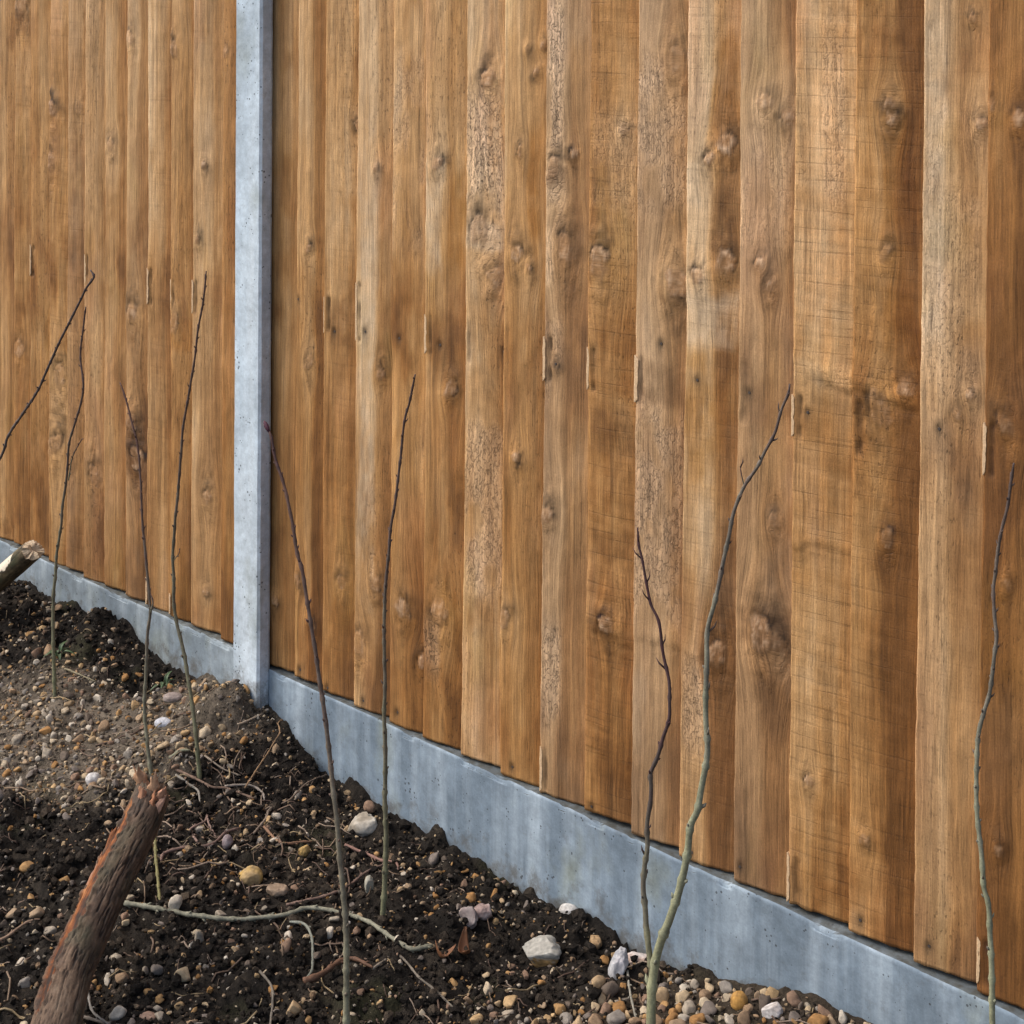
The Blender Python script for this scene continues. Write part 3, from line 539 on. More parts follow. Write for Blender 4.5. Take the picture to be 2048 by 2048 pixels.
# ------------------------------------------------------------------ concrete gravel boards
def gravel_board(x0, x1, ztop, seed, label):
    y0, y1 = -.0075, .034
    nx = int((x1 - x0) / .006); zs = np.concatenate([np.linspace(-.16, ztop - .02, 26), np.linspace(ztop - .016, ztop - .004, 5)])
    ys = np.array([y0 + .0015, y0 + .006, y0 + .02, y1 - .01, y1])
    xs = np.linspace(x0, x1, nx)
    # ring section: front up, over the top to the back, back down
    prof = [(y0, z) for z in zs] + [(y, ztop) for y in ys] + [(y1, ztop - .02), (y1, -.16)]
    n = len(prof)
    V = np.zeros((n, nx, 3))
    for i, (y, z) in enumerate(prof):
        V[i, :, 0] = xs; V[i, :, 1] = y; V[i, :, 2] = z
    fr = len(zs)
    u = xs * 30
    for i in range(n):
        V[i, :, 1] += .0009 * fbm(xs * 25, np.full(nx, prof[i][1] * 25), seed, 3)
    chip = np.maximum(0, fbm(xs * 26, np.zeros(nx), seed + 3, 3) - .12) * .014
    topw = .0022 * fbm(xs * 7, np.zeros(nx), seed + 9, 3)
    for i in range(fr - 2, fr + 2):
        V[i, :, 2] += topw - chip * (1.0 if i < fr + 1 else .4)
        V[i, :, 1] += chip * (.35 if i < fr + 1 else 0)
    for i in range(fr + 2, fr + 5):
        V[i, :, 2] += topw
    F = grid_faces(nx, n)[:, ::-1]
    me = mesh_np('gravel_board', V.reshape(-1, 3), F[:, ::-1])
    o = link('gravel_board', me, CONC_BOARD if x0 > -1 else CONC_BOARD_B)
    return thing(o, label, 'gravel board', 'concrete gravel boards under the fence panels')


gravel_board(-.679, 1.24, .160, 101, 'long grey-blue concrete gravel board along the soil, right of the post')
gravel_board(-2.47, -.717, .171, 131, 'half-buried grey concrete gravel board behind the soil mound, left of the post')

# ------------------------------------------------------------------ fence boards
TONE = [(0, (.575, .395, .218)), (.3, (.48, .283, .121)), (.55, (.372, .193, .065)), (.8, (.268, .121, .033)), (1, (.17, .072, .018))]


def make_board(bd, seed):
    W, x0 = bd['w'], bd['x']
    HB = 1.50
    k_ = 1.0 if -1.86 < x0 < 1.0 else 4.0                       # boards beyond the picture are coarser
    nx = int(W / (.0024 * k_)) + 1; nz = int(HB / (.0048 * k_)) + 1
    xs = np.linspace(0, W, nx); zs = np.linspace(0, HB, nz)
    x, z = np.meshgrid(xs, zs, indexing='xy')
    off = seed * 3.137
    g = x.copy()
    kn = [(k[0], k[1], k[2] * 1.22, .85 + .5 * vnoise(seed * 1.7 + i, .5, 3)) for i, k in enumerate(bd['k'])]
    for kx, kz, kr, ks in kn:
        e = np.exp(-(((x - kx) / (1.9 * kr)) ** 2 + ((z - kz) / (4.2 * kr)) ** 2))
        g = g - (x - kx) * .85 * e
    g = g + .006 * fbm(x * 9, z * 2.2 + off, seed + 1, 3)
    # ---- colour
    tl, tr, grey = bd['t']
    cut = W * (.46 + .16 * vnoise(seed * .77, 2, 1)) + .012 * fbm(z * 2.2, z * 0 + off, seed + 2, 3)
    s = sstep(-.012, .014, g - cut)
    t = tl + (tr - tl) * s
    t = t + .22 * fbm(g * 46 + off, z * .9, seed + 3, 3) + .33 * fbm(g * 14, z * 3.6 + off, seed + 4, 4)
    t = t + .30 * (1 - sstep(.05, 1.3, z)) - .09  # lighter towards the top: fall of light painted into the wood tone
    # dark weathering where the rails were nailed
    rail = np.exp(-((z - .75) / .10) ** 2) + .8 * np.exp(-((z - .05) / .10) ** 2)
    t = t + .20 * 1.3 * rail * np.clip(.5 + 1.3 * fbm(x * 24 + off, z * 12, seed + 6, 3), 0, 1.5)
    saw = bd['saw']
    bands = fbm(x * 3 + off, z * 95 + 2.5 * x * 8, seed + 7, 3)
    big = fbm(x * 4 + off, z * 26, seed + 8, 3)
    t = t + saw * (.05 * bands + .12 * np.maximum(0, big - .1))
    blot = sstep(.25, .75, fbm(x * 16 + off, z * 7, seed + 9, 4))
    t = t + .26 * blot
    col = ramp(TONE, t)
    gm = np.clip(.8 * grey * (1.15 - .6 * s) + .35 * sstep(.1, .7, fbm(x * 14 + off, z * 5, seed + 10, 4)) * (.3 + grey), 0, .85)
    gcol = np.array((.41, .285, .172))[None, None] * (1.0 - .45 * (t - .4))[..., None]
    col = col * (1 - gm[..., None]) + gcol * gm[..., None]
    ol = .45 * sstep(.25, .8, fbm(x * 10 + off, z * 4 + 7, seed + 11, 4))
    col = col * (1 - ol[..., None]) + col * np.array((.92, .98, .74)) * ol[..., None]
    pk = .5 * sstep(.2, .75, fbm(x * 13 + off, z * 3 + 17, seed + 12, 3))
    col = col * (1 - pk[..., None]) + col * np.array((1.03, .95, 1.05)) * pk[..., None]
    for a, b_, c, e, kind in bd['p']:                           # pale sapwood (1), dark stain (2), orange heart (3), fresh orange (4)
        mx, mz = (a + c) / 2, (b_ + e) / 2
        q = np.maximum(np.abs(g - mx) / ((c - a) / 2), np.abs(z - mz) / ((e - b_) / 2)) + .45 * fbm(x * 40 + off, z * 14, seed + 15, 4)
        m = sstep(1.15, .6, q)[..., None] * np.clip(.75 + .5 * fbm(x * 60 + off, z * 40, seed + 16, 3), 0, 1)[..., None]
        tgt = {1: col * .35 + np.array((.55, .43, .29)) * .65, 2: col * np.array((.52, .47, .42)), 3: col * np.array((.80, .66, .40)), 4: col * np.array((1.16, 1.04, .92))}[kind]
        col = col * (1 - .8 * m) + tgt * .8 * m
    # ---- relief (metres towards the viewer)
    d = .0022 * fbm(x * 9 + off, z * 2.2, seed + 20, 3) + .0013 * fbm(x * 26 + off, z * 14, seed + 21, 3) + .0006 * fbm(x * 80 + off, z * 45, seed + 26, 2)
    d = d + .00030 * fbm(g * 260 + off, z * 5, seed + 22, 2)
    d = d + saw * .0006 * bands
    rough = np.zeros_like(x)
    for a, b_, c, e, st in bd['r']:
        m = sstep(a - .006, a + .008, x) * sstep(c + .006, c - .008, x) * sstep(b_ - .03, b_ + .04, z) * sstep(e + .03, e - .04, z)
        m = m * sstep(-.5, .1, fbm(x * 30 + off, z * 14, seed + 23, 3))
        rough = np.maximum(rough, m * st)
    fz = fbm(g * 150 + off, z * 60 + .8 * fbm(x * 60, z * 60, seed, 2), seed + 24, 2)
    d = d + rough * .0012 * fz
    col = col * (1 + rough * .24)[..., None]
    greyr = rough * .3
    col = col * (1 - greyr[..., None]) + (np.array((.40, .305, .225)) * (col.mean(-1, keepdims=True) / .27)) * greyr[..., None]
    specks = np.zeros_like(x) + .18 + .4 * rough + .55 * sstep(.15, .6, fbm(x * 10 + off, z * 2.5, seed + 25, 2))
    for i, (kx, kz, kr, ks) in enumerate(kn):
        rk = vnoise(seed * 1.9 + i * 4.7, 6.3, 12)
        ax, az = kr * (.9 + .2 * rk), kr * (1.15 - .35 * rk)
        ang = .9 * vnoise(seed + i * 3.3, 9, 4)
        px_, pz_ = (x - kx) / kr, (z - kz) / kr
        dx = (x - kx) * math.cos(ang) + (z - kz) * math.sin(ang); dz = -(x - kx) * math.sin(ang) + (z - kz) * math.cos(ang)
        wob = .42 * fbm(px_ * 1.1 + i, pz_ * 1.1 + seed, seed + 30, 4) + .16 * fbm(px_ * 4 + i, pz_ * 4 + seed, seed + 32, 2)
        q = np.maximum(np.sqrt((dx / ax) ** 2 + (dz / az) ** 2) + wob, 0)
        body = sstep(1.05, .7, q)
        mott = np.clip(.5 + 1.1 * fbm(px_ * 1.8 + 3 * i, pz_ * 1.8, seed + 34, 4), 0, 1)
        ring = np.exp(-((q - .95) / .12) ** 2)
        rings = .5 + .5 * np.sin(q * 15 + 3 * fbm(x * 90, z * 90, seed + 31, 2))
        halo = sstep(2.9, .8, q) * (1 - body)
        sa = vnoise(seed * 2.3 + i * 7.1, 3, 5) * 2.2
        side = sstep(-.35, .75, pz_ * math.cos(sa) * .7 + px_ * math.sin(sa) * .7 + .35 * fbm(px_ * 2, pz_ * 2, seed + 35, 2))
        kc = ramp([(0, (.10, .05, .022)), (.45, (.27, .145, .066)), (1, (.56, .38, .235))], .15 + .45 * mott + .3 * rings + .2 * rk)
        bm_ = (.85 * body * ks * (.55 + .45 * mott))[..., None]
        col = col * (1 - bm_) + kc * bm_
        col = col * (1 - .85 * ks * ring * np.maximum(side, .25) * (.4 + .6 * mott))[..., None]
        col = col * (1 - .66 * ks * halo * side * (.5 + .5 * mott) + .45 * halo * (1 - side) * mott)[..., None]
        # dark resin tail along the grain
        tail = np.exp(-((g - g.flat[np.argmin((x - kx) ** 2 + (z - kz) ** 2)]) / (.45 * kr)) ** 2) * sstep(7.5, 1.0, np.abs(pz_ + 1.5 * rk)) * (1 - body)
        col = col * (1 - .32 * ks * tail * mott)[..., None]
        d = d + ks * .0036 * np.exp(-(q / 1.8) ** 2) - ks * .0024 * ring * side + ks * .0010 * body * (rings * .5 + mott) - .0008 * body * sstep(.6, .0, q) * side
        tw = np.exp(-(px_ / 1.4) ** 2) * sstep(.7, 1.3, q) * sstep(4.2, 1.6, q)
        d = d + tw * .0018 * fbm(g * 130 + off, z * 55, seed + 33, 2)
        rough = np.maximum(rough, tw * .55 * (1 - side) * mott)
    for zc, bh, bs in bd['b']:                                  # swollen cross-band with a torn lower lip
        q = (z - zc - .30 * (x - W / 2) * vnoise(seed, zc * 9, 3) - .011 * fbm(x * 32 + off, z * 0, seed + 36, 4)) / bh
        q = q + .5 * fbm(x * 50 + off, z * 50, seed + 38, 3)
        loc = np.clip(.55 + .9 * fbm(x * 14 + off, z * 6, seed + 39, 2), .1, 1) * bs
        d = d + loc * (.0036 * np.exp(-(q / 1.3) ** 2) - .0024 * np.exp(-((q + 1.3) / .35) ** 2))
        fib = np.clip(.5 + .9 * fbm(x * 40 + off, z * 130, seed + 37, 4), 0, 1.3)
        col = col * (1 + loc[..., None] * ((.45 * np.exp(-((q - .1) / .8) ** 2) * fib - .5 * np.exp(-((q + 1.3) / .4) ** 2) * fib - .22 * np.exp(-((q + 2.8) / 1.3) ** 2)))[..., None])
        rough = np.maximum(rough, .4 * loc * np.exp(-(q / 1.6) ** 2))
    for cx, c0, c1, dk in bd['c']:
        m = sstep(c0 - .004, c0 + .004, z) * sstep(c1 + .004, c1 - .004, z)
        gr = np.exp(-((x - .0115 - .3 * cx) / (.0048 if not dk else .006)) ** 2) * m
        wv = .7 + .5 * fbm(x * 80, z * 60 + off, seed + 40, 2)
        d = d - .0042 * gr * wv
        col = col * (1 - .62 * gr * wv)[..., None]  # groove shadow painted into the colour over the carved dent
    for cx, cz in bd['n']:
        q = np.hypot(x - cx, (z - cz) * .75) / .0075
        st = np.exp(-q ** 2) + .5 * np.exp(-((x - cx) / .006) ** 2) * sstep(.03, 0, np.abs(z - cz + .012)) * .6
        d = d - .0022 * np.exp(-(q * 1.6) ** 2)
        col = col * (1 - .6 * np.clip(st, 0, 1))[..., None]
    # worn left arris with its edge highlight painted in, tapering section, rounded edge
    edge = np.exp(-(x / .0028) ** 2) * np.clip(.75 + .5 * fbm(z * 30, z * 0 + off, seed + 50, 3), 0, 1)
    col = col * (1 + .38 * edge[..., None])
    taper = .0165 * np.clip(x / .1, 0, 1.1)
    rr = .0045; xe = np.clip(rr - x, 0, rr)
    rnd = rr - np.sqrt(np.maximum(rr * rr - xe * xe, 0)) * 1.0
    cr = np.clip(x / (W - .02), 0, 1)
    cup = (.0034 + .0022 * vnoise(seed * 1.3, 7, 2)) * np.sin(np.pi * cr ** .8) + .0012 * fbm(cr * 3 + off, z * 1.5, seed + 63, 2)
    y = -.001 + taper + np.minimum(rnd, .0042) * .8 - d - cup
    wav = .0016 * fbm(zs * 6, zs * 0 + off, seed + 60, 4) + .0007 * fbm(zs * 60, zs * 0 + off, seed + 61, 2)
    xx = x + wav[:, None] * (1 - x / W) ** 2
    lean = .0035 * vnoise(seed * .91, 3, 8)
    xx = xx + lean * (z / HB - .5)
    zz = z.copy()
    zz[0, :] += .0022 * fbm(xs * 60, xs * 0 + off, seed + 62, 2)
    col = np.clip(col, .012, .8)
    Vf = np.stack([xx, y, zz], -1).reshape(-1, 3)
    gr3 = np.stack([g + off, z + off * .37, specks], -1).reshape(-1, 3)
    C = np.concatenate([col, rough[..., None]], -1).reshape(-1, 4)
    F = grid_faces(nx, nz).tolist()
    # perimeter to the back
    loop = [i for i in range(nx)] + [j * nx + nx - 1 for j in range(1, nz)] + [(nz - 1) * nx + i for i in range(nx - 2, -1, -1)] + [j * nx for j in range(nz - 2, 0, -1)]
    nb = len(Vf)
    Vb = Vf[loop].copy(); Vb[:, 1] = .0215 + 0 * Vb[:, 1]
    m = len(loop)
    F += [(loop[(i + 1) % m], loop[i], nb + i, nb + (i + 1) % m) for i in range(m)]
    F.append([nb + i for i in range(m)][::-1])
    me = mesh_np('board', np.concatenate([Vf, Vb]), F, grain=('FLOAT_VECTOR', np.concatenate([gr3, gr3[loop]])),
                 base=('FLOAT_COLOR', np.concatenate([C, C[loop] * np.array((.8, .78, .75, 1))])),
                 saw=('FLOAT', np.full(len(Vf) + len(Vb), saw)))
    return me, y, xs, zs


def nail_mesh():
    bm = bmesh.new()
    bmesh.ops.create_cone(bm, cap_ends=True, segments=12, radius1=.0027, radius2=.0022, depth=.002)
    bmesh.ops.rotate(bm, verts=bm.verts, cent=(0, 0, 0), matrix=Matrix.Rotation(math.radians(90), 3, 'X'))
    me = bpy.data.meshes.new('nail'); bm.to_mesh(me); bm.free()
    me.materials.append(NAIL)
    return me


NAILM = nail_mesh()


def splinter_mesh(h, seed, w0=.0085):
    """thin slip of pale wood with ragged ends standing along a board's edge"""
    n = 26
    t = np.linspace(0, 1, n)
    w = w0 * np.clip(.8 + .22 * fbm(t * 9, t * 0 + seed, seed, 2), .4, 1.2) * np.minimum(1, np.minimum(t, 1 - t) / .10 + .25)
    xo = .0006 * fbm(t * 6, t * 0, seed + 3, 2)
    V = []
    for i in range(n):
        zz = t[i] * h
        V += [(xo[i], .0055, zz), (xo[i], .0006, zz), (xo[i] + w[i] * .25, 0, zz), (xo[i] + w[i], .0004, zz), (xo[i] + w[i], .0055, zz)]
    F = []
    for i in range(n - 1):
        for k in range(5):
            a = i * 5 + k; b_ = i * 5 + (k + 1) % 5
            F.append((a, b_, b_ + 5, a + 5))
    F.append((4, 3, 2, 1, 0)); F.append(tuple((n - 1) * 5 + k for k in range(5)))
    return mesh_np('splinter', V, F, smooth=False)


def fence_panel(boards, x0, x1, seed, label):
    zb = boards[0]['z']
    root = empty('fence_panel', ((x0 + x1) / 2, 0, zb))
    thing(root, label, 'fence panel', 'feather-edge fence panels')
    org = Vector(root.location)
    for i, bd in enumerate(boards):
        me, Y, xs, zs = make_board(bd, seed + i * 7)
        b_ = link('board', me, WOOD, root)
        b_.location = Vector((bd['x'], 0, bd['z'])) - org
        for cx, c0, c1, dk in bd['c']:
            if dk:
                continue
            sp = link('splinter', splinter_mesh(c1 - c0, seed + i, .0068 + .0026 * vnoise(i * 1.1, 2, 1)), PALE, b_)
            sp.location = (-.0004, -.0022, max(c0, .001))
        for cx, cz in bd['n']:
            ii = int(np.argmin(abs(xs - cx))); jj = int(np.argmin(abs(zs - cz)))
            nl = link('nail', NAILM, None, b_)
            nl.location = (cx, Y[jj, ii] - .0001, cz)
    # rails behind the boards
    for zr in (.0375, .7525, 1.40):
        bm = bmesh.new()
        bmesh.ops.create_cube(bm, size=1)
        bmesh.ops.scale(bm, vec=(x1 - x0 - .01, .030, .075), verts=bm.verts)
        bmesh.ops.bevel(bm, geom=bm.edges[:], offset=.004, segments=2, affect='EDGES')
        me = bpy.data.meshes.new('rail'); bm.to_mesh(me); bm.free()
        r = link('rail', me, RAIL, root)
        r.location = (0, .0375, zr)
    return root


fence_panel(BOARDS_R, -.678, 1.235, 200, 'closed wooden fence panel of wide upright brown boards, right of the concrete post')
fence_panel(BOARDS_L, -2.46, -.718, 600, 'wooden fence panel of narrow-looking upright tan boards, left of the concrete post')

# ------------------------------------------------------------------ tubes: stems, twigs, logs
def catmull(P, step):
    P = np.asarray(P, float)
    Q = np.concatenate([[2 * P[0] - P[1]], P, [2 * P[-1] - P[-2]]])
    out = []
    for i in range(1, len(Q) - 2):
        L = np.linalg.norm(Q[i + 1] - Q[i]); n = max(2, int(L / step))
        for k in range(n):
            t = k / n
            out.append(.5 * ((2 * Q[i]) + (-Q[i - 1] + Q[i + 1]) * t + (2 * Q[i - 1] - 5 * Q[i] + 4 * Q[i + 1] - Q[i + 2]) * t * t
                             + (-Q[i - 1] + 3 * Q[i] - 3 * Q[i + 1] + Q[i + 2]) * t ** 3))
    out.append(Q[-2])
    return np.array(out)


def frames(P):
    T = np.gradient(P, axis=0); T /= np.linalg.norm(T, axis=1)[:, None]
    ref = np.array((0.3, -1, .1)); A = []
    a = np.cross(T[0], ref); a /= np.linalg.norm(a)
    for t in T:
        a = a - t * (a @ t); a /= np.linalg.norm(a); A.append(a.copy())
    A = np.array(A); B = np.cross(T, A)
    return T, A, B


def tube_arrays(P, rad, n=9, dfun=None, base=0):
    """returns verts, faces, along, angle"""
    T, A, B = frames(P)
    th = np.linspace(0, 2 * np.pi, n, endpoint=False)
    R_ = np.repeat(np.asarray(rad)[:, None], n, 1)
    if dfun is not None:
        R_ = R_ * (1 + dfun(np.linspace(0, 1, len(P))[:, None] + 0 * th[None], th[None] + np.zeros((len(P), 1))))
    V = P[:, None] + R_[..., None] * (A[:, None] * np.cos(th)[None, :, None] + B[:, None] * np.sin(th)[None, :, None])
    F = []
    for i in range(len(P) - 1):
        for j in range(n):
            a = base + i * n + j; b_ = base + i * n + (j + 1) % n
            F.append((a, b_, b_ + n, a + n))
    F.append(tuple(base + j for j in range(n))[::-1])
    F.append(tuple(base + (len(P) - 1) * n + j for j in range(n)))
    return V.reshape(-1, 3), F


def stem_mesh(P, r0, r1, cols, seed, origin, bud_gap=.032, thorns=False, tip=True):
    P = catmull(P, .006)
    P = P + .0008 * np.stack([fbm(np.arange(len(P)) * .14, np.zeros(len(P)), seed + k, 2) for k in range(3)], -1)
    seg = np.concatenate([[0], np.cumsum(np.linalg.norm(np.diff(P, axis=0), axis=1))]); L = seg[-1]; t = seg / L
    rad = (r0 + (r1 - r0) * t ** .62) * .82
    rs = np.random.default_rng(seed)
    nodes = []
    s = bud_gap * .6
    while s < L * .995:
        nodes.append(s); s += bud_gap * (1.15 - .5 * s / L) * rs.uniform(.65, 1.35)
    for s in nodes:
        rad = rad * (1 + .42 * np.exp(-((seg - s) / .0034) ** 2))
    rad[-2:] *= .75
    V, F = tube_arrays(P - origin, rad, 9)
    tt = np.repeat(t, 9)
    VV = [V]; FF = F; TT = [tt]; base = len(V)
    T, A, B = frames(P)
    for q, s in enumerate(nodes):
        i = int(np.searchsorted(seg, s)); i = min(i, len(P) - 1)
        a = q * 2.4 + rs.uniform(-.4, .4)
        dirv = A[i] * math.cos(a) + B[i] * math.sin(a)
        ln = (.003 + .0045 * rs.random()) * (1.0 if not thorns else 1.2)
        if thorns and rs.random() < .35:
            ln *= 2.1
        c0 = P[i] + dirv * rad[i] * .6; c2 = P[i] + dirv * (rad[i] + ln * .45) + T[i] * ln
        br = max(.0012, rad[i] * .48)
        pv, pf = tube_arrays(np.array([c0, (c0 + c2) / 2 + dirv * ln * .12, c2]) - origin, [br, br * .85, br * .18], 5, base=base)
        VV.append(pv); FF = FF + pf; TT.append(np.full(len(pv), min(1, t[i] + .25))); base += len(pv)
    V = np.concatenate(VV); TT = np.concatenate(TT)
    col = ramp(cols, TT * .9 + .12 * fbm(TT * 30, V[:, 0] * 60, seed, 2)) * 1.3
    col = col * (1 + .35 * fbm(V[:, 2] * 120, V[:, 0] * 300, seed + 2, 2) + .25 * fbm(V[:, 2] * 25, V[:, 0] * 20, seed + 4, 2))[:, None]
    return mesh_np('stem', V, FF, base=('FLOAT_COLOR', rgba(col)))


GREENISH = [(0, (.125, .125, .070)), (.35, (.105, .095, .062)), (.6, (.075, .052, .042)), (.85, (.062, .038, .032)), (1, (.045, .027, .026))]
GREYISH = [(0, (.15, .145, .095)), (.3, (.12, .105, .075)), (.55, (.085, .058, .045)), (.8, (.075, .040, .030)), (1, (.045, .022, .024))]
PALEGR = [(0, (.185, .185, .105)), (.35, (.17, .175, .115)), (.6, (.12, .11, .085)), (.8, (.085, .062, .050)), (1, (.045, .030, .028))]
DARKST = [(0, (.16, .155, .09)), (.2, (.10, .09, .065)), (.42, (.052, .038, .034)), (.7, (.045, .018, .020)), (1, (.035, .022, .020))]
STEM_SPECS = {
    'A': (.0058, .0026, [(0, (.085, .07, .06)), (1, (.045, .032, .032))], 'dark bare sapling leaning in from the left edge across the left panel'),
    'B': (.0056, .0020, GREENISH, 'slim green-grey bare sapling with a short side shoot, leftmost rooted in the dry patch'),
    'C': (.0056, .0019, GREYISH, 'kinked bare sapling with a broken fork low down, rising behind the torn log'),
    'D': (.0058, .0020, GREENISH, 'tall thin bare sapling close to the left side of the concrete post'),
    'E': (.0068, .0026, GREYISH, 'long grey-brown bare sapling with plum bud leaning left towards the concrete post'),
    'F': (.0064, .0020, GREENISH, 'straight greenish bare sapling in front of the left part of the right panel'),
    'G': (.0125, .0021, PALEGR, 'forked thorny grey-green sapling with two stems growing out of the gravel'),
    'H': (.0062, .0022, PALEGR, 'wavy pale green bare sapling at the right end of the fence'),
}
SUBS = {'B1': ('B', .0017, .0012, GREENISH), 'C1': ('C', .0032, .0012, GREYISH), 'D1': ('D', .0014, .0009, GREENISH), 'G1': ('G', .0062, .0020, DARKST), 'G2': ('G', .0014, .0008, DARKST)}
for k, (key, (ra, rb, cols, lab)) in enumerate(STEM_SPECS.items()):
    P = np.array(STEMS[key])
    if P[0, 2] > .03 + 0 * k:                                   # carry the foot down into the soil
        f0 = P[0].copy(); f0[2] = float(H(f0[0], f0[1])) - .03; P = np.concatenate([[f0], P])
    elif key != 'A':
        f0 = P[0].copy(); f0[2] = float(H(f0[0], f0[1])) - .03
        if f0[2] < P[0, 2]:
            P = np.concatenate([[f0], P])
    else:
        P[0, 2] = float(H(P[0, 0], P[0, 1])) - .04
    org = np.array([P[0, 0], P[0, 1], float(H(P[0, 0], P[0, 1]))])
    root = empty('bare_sapling', org)
    thing(root, lab, 'sapling', 'bare saplings planted along the fence')
    th = key == 'G'
    if th:      # thick foot that thins to the fork
        sm_ = stem_mesh(P, .0102, rb, cols, 900 + k, org, .05, True)
    else:
        sm_ = stem_mesh(P, ra, rb, cols, 900 + k, org)
    link('stem', sm_, BARK, root)
    for sk, (par, sa, sb, sc) in SUBS.items():
        if par != key:
            continue
        link('side_stem' if sk == 'G1' else 'side_shoot', stem_mesh(np.array(STEMS[sk]), sa, sb, sc, 950 + k + len(sk), org, .036 if th else .02, th), BARK, root)
    if key == 'E':
        tipp = P[-1]; dirv = P[-1] - P[-2]; dirv /= np.linalg.norm(dirv)
        Pb = np.array([tipp - dirv * .004, tipp + dirv * .002, tipp + dirv * .007, tipp + dirv * .012, tipp + dirv * .0155])
        V, F = tube_arrays(Pb - org, [.0018, .0034, .0038, .0026, .0006], 10)
        me = mesh_np('bud', V, F, base=('FLOAT_COLOR', rgba(np.tile((.065, .022, .035), (len(V), 1)))))
        link('bud', me, BARK, root)['label'] = 'plum coloured bud at the tip'

# ---- twigs lying on the ground
TW = {
    'a': (.0046, .0036, (.15, .145, .105), 'long grey-green stick lying across the soil from the torn log'),
    'b': (.0032, .0026, (.15, .085, .065), 'short pinkish root lying behind the straight sapling foot'),
    'c': (.0030, .0024, (.13, .085, .065), 'brown wavy root lying just above the long grey-green stick'),
    'd': (.0028, .0022, (.15, .155, .125), 'pale hook-shaped twig below the long grey-green stick'),
    'e': (.0070, .0026, (.10, .052, .030), 'fuzzy rust-brown root with a thin tail, below the hook-shaped twig'),
    'f': (.0026, .0017, (.13, .11, .085), 'thin bent twig right of the fuzzy rust-brown root'),
    'g': (.0034, .0028, (.14, .09, .072), 'curved pinkish root beside the right side of the torn log'),
    'h': (.0026, .0018, (.15, .10, .08), 'angular broken twig above the curved pinkish root'),
    'i': (.0030, .0022, (.13, .085, .06), 'straight brown twig lying right of the torn log tip'),
    'j': (.0030, .0022, (.16, .145, .12), 'short grey forked twig touching the straight brown twig'),
    'k': (.0026, .0022, (.17, .145, .12), 'pale arched twig bending down at its right end'),
    'l': (.0024, .0016, (.15, .12, .09), 'short twig lying beside the foot of the sapling left of the post'),
    'm': (.0019, .0015, (.17, .105, .055), 'thin straw-brown stalk slanting up towards the foot of the post'),
    'n': (.0019, .0015, (.12, .085, .06), 'thin dark stalk slanting up beside the long leaning sapling'),
    'o': (.0029, .0024, (.15, .085, .05), 'L-shaped reddish root left of the long leaning sapling'),
    'q': (.0027, .0024, (.13, .10, .075), 'short grey-brown twig above the L-shaped reddish root'),
    'r': (.0030, .0022, (.18, .12, .08), 'pale brown twig at the left edge beside the torn log'),
    's': (.0026, .0018, (.14, .13, .115), 'thin grey twig at the bottom edge right of the torn log'),
    't': (.0034, .0028, (.14, .125, .05), 'short yellow-green stub standing against the torn log'),
    'u': (.0038, .0034, (.15, .145, .095), 'stubby pale green twig piece above the torn log tip'),
    'v': (.0028, .0022, (.15, .125, .10), 'long thin twig along the bottom edge of the soil'),
    'w': (.0026, .0020, (.11, .095, .075), 'forked dark twig at the bottom edge left of the long leaning sapling'),
    'x': (.0024, .0018, (.17, .16, .13), 'thin pale twig lying on the gravel left of the forked sapling'),
    'y': (.0028, .0016, (.28, .22, .16), 'pale short twig at the foot of the concrete post'),
    'z': (.0026, .0018, (.14, .12, .075), 'short straw twig at the foot of the leftmost green-grey sapling'),
}
for k, (key, (ra, rb, c, lab)) in enumerate(TW.items()):
    Q = np.array(TWIGS[key])
    P = np.column_stack([Q, np.zeros(len(Q))])
    P = catmull(P, .008)
    z = np.max([H(P[:, 0] + a, P[:, 1] + b_) for a, b_ in ((0, 0), (.006, 0), (-.006, 0), (0, .006), (0, -.006))], axis=0)
    kw = min(21, (len(z) // 2) * 2 - 1) if len(z) > 4 else 1
    z = np.maximum(np.convolve(np.pad(z, kw // 2, 'edge'), np.ones(kw) / kw, 'valid') + .002, z - .009)
    P[:, 2] = z + ra * .6
    if key == 't':
        P[:, 2] = P[:, 2] + np.linspace(.045, 0, len(P))
    if key in 'mn':
        P[:, 2] += .012 * np.sin(np.linspace(0, np.pi, len(P)))
    org = P[0].copy(); org[2] -= ra
    me = stem_mesh(P, ra, rb, [(0, c), (1, tuple(np.array(c) * .8))], 1200 + k, org, .028)
    o = link('fallen_twig' if key not in 'bcego' else 'dead_root', me, BARK)
    o.location = org
    thing(o, lab, 'twig' if key not in 'bcego' else 'root', 'twigs and roots lying on the soil')

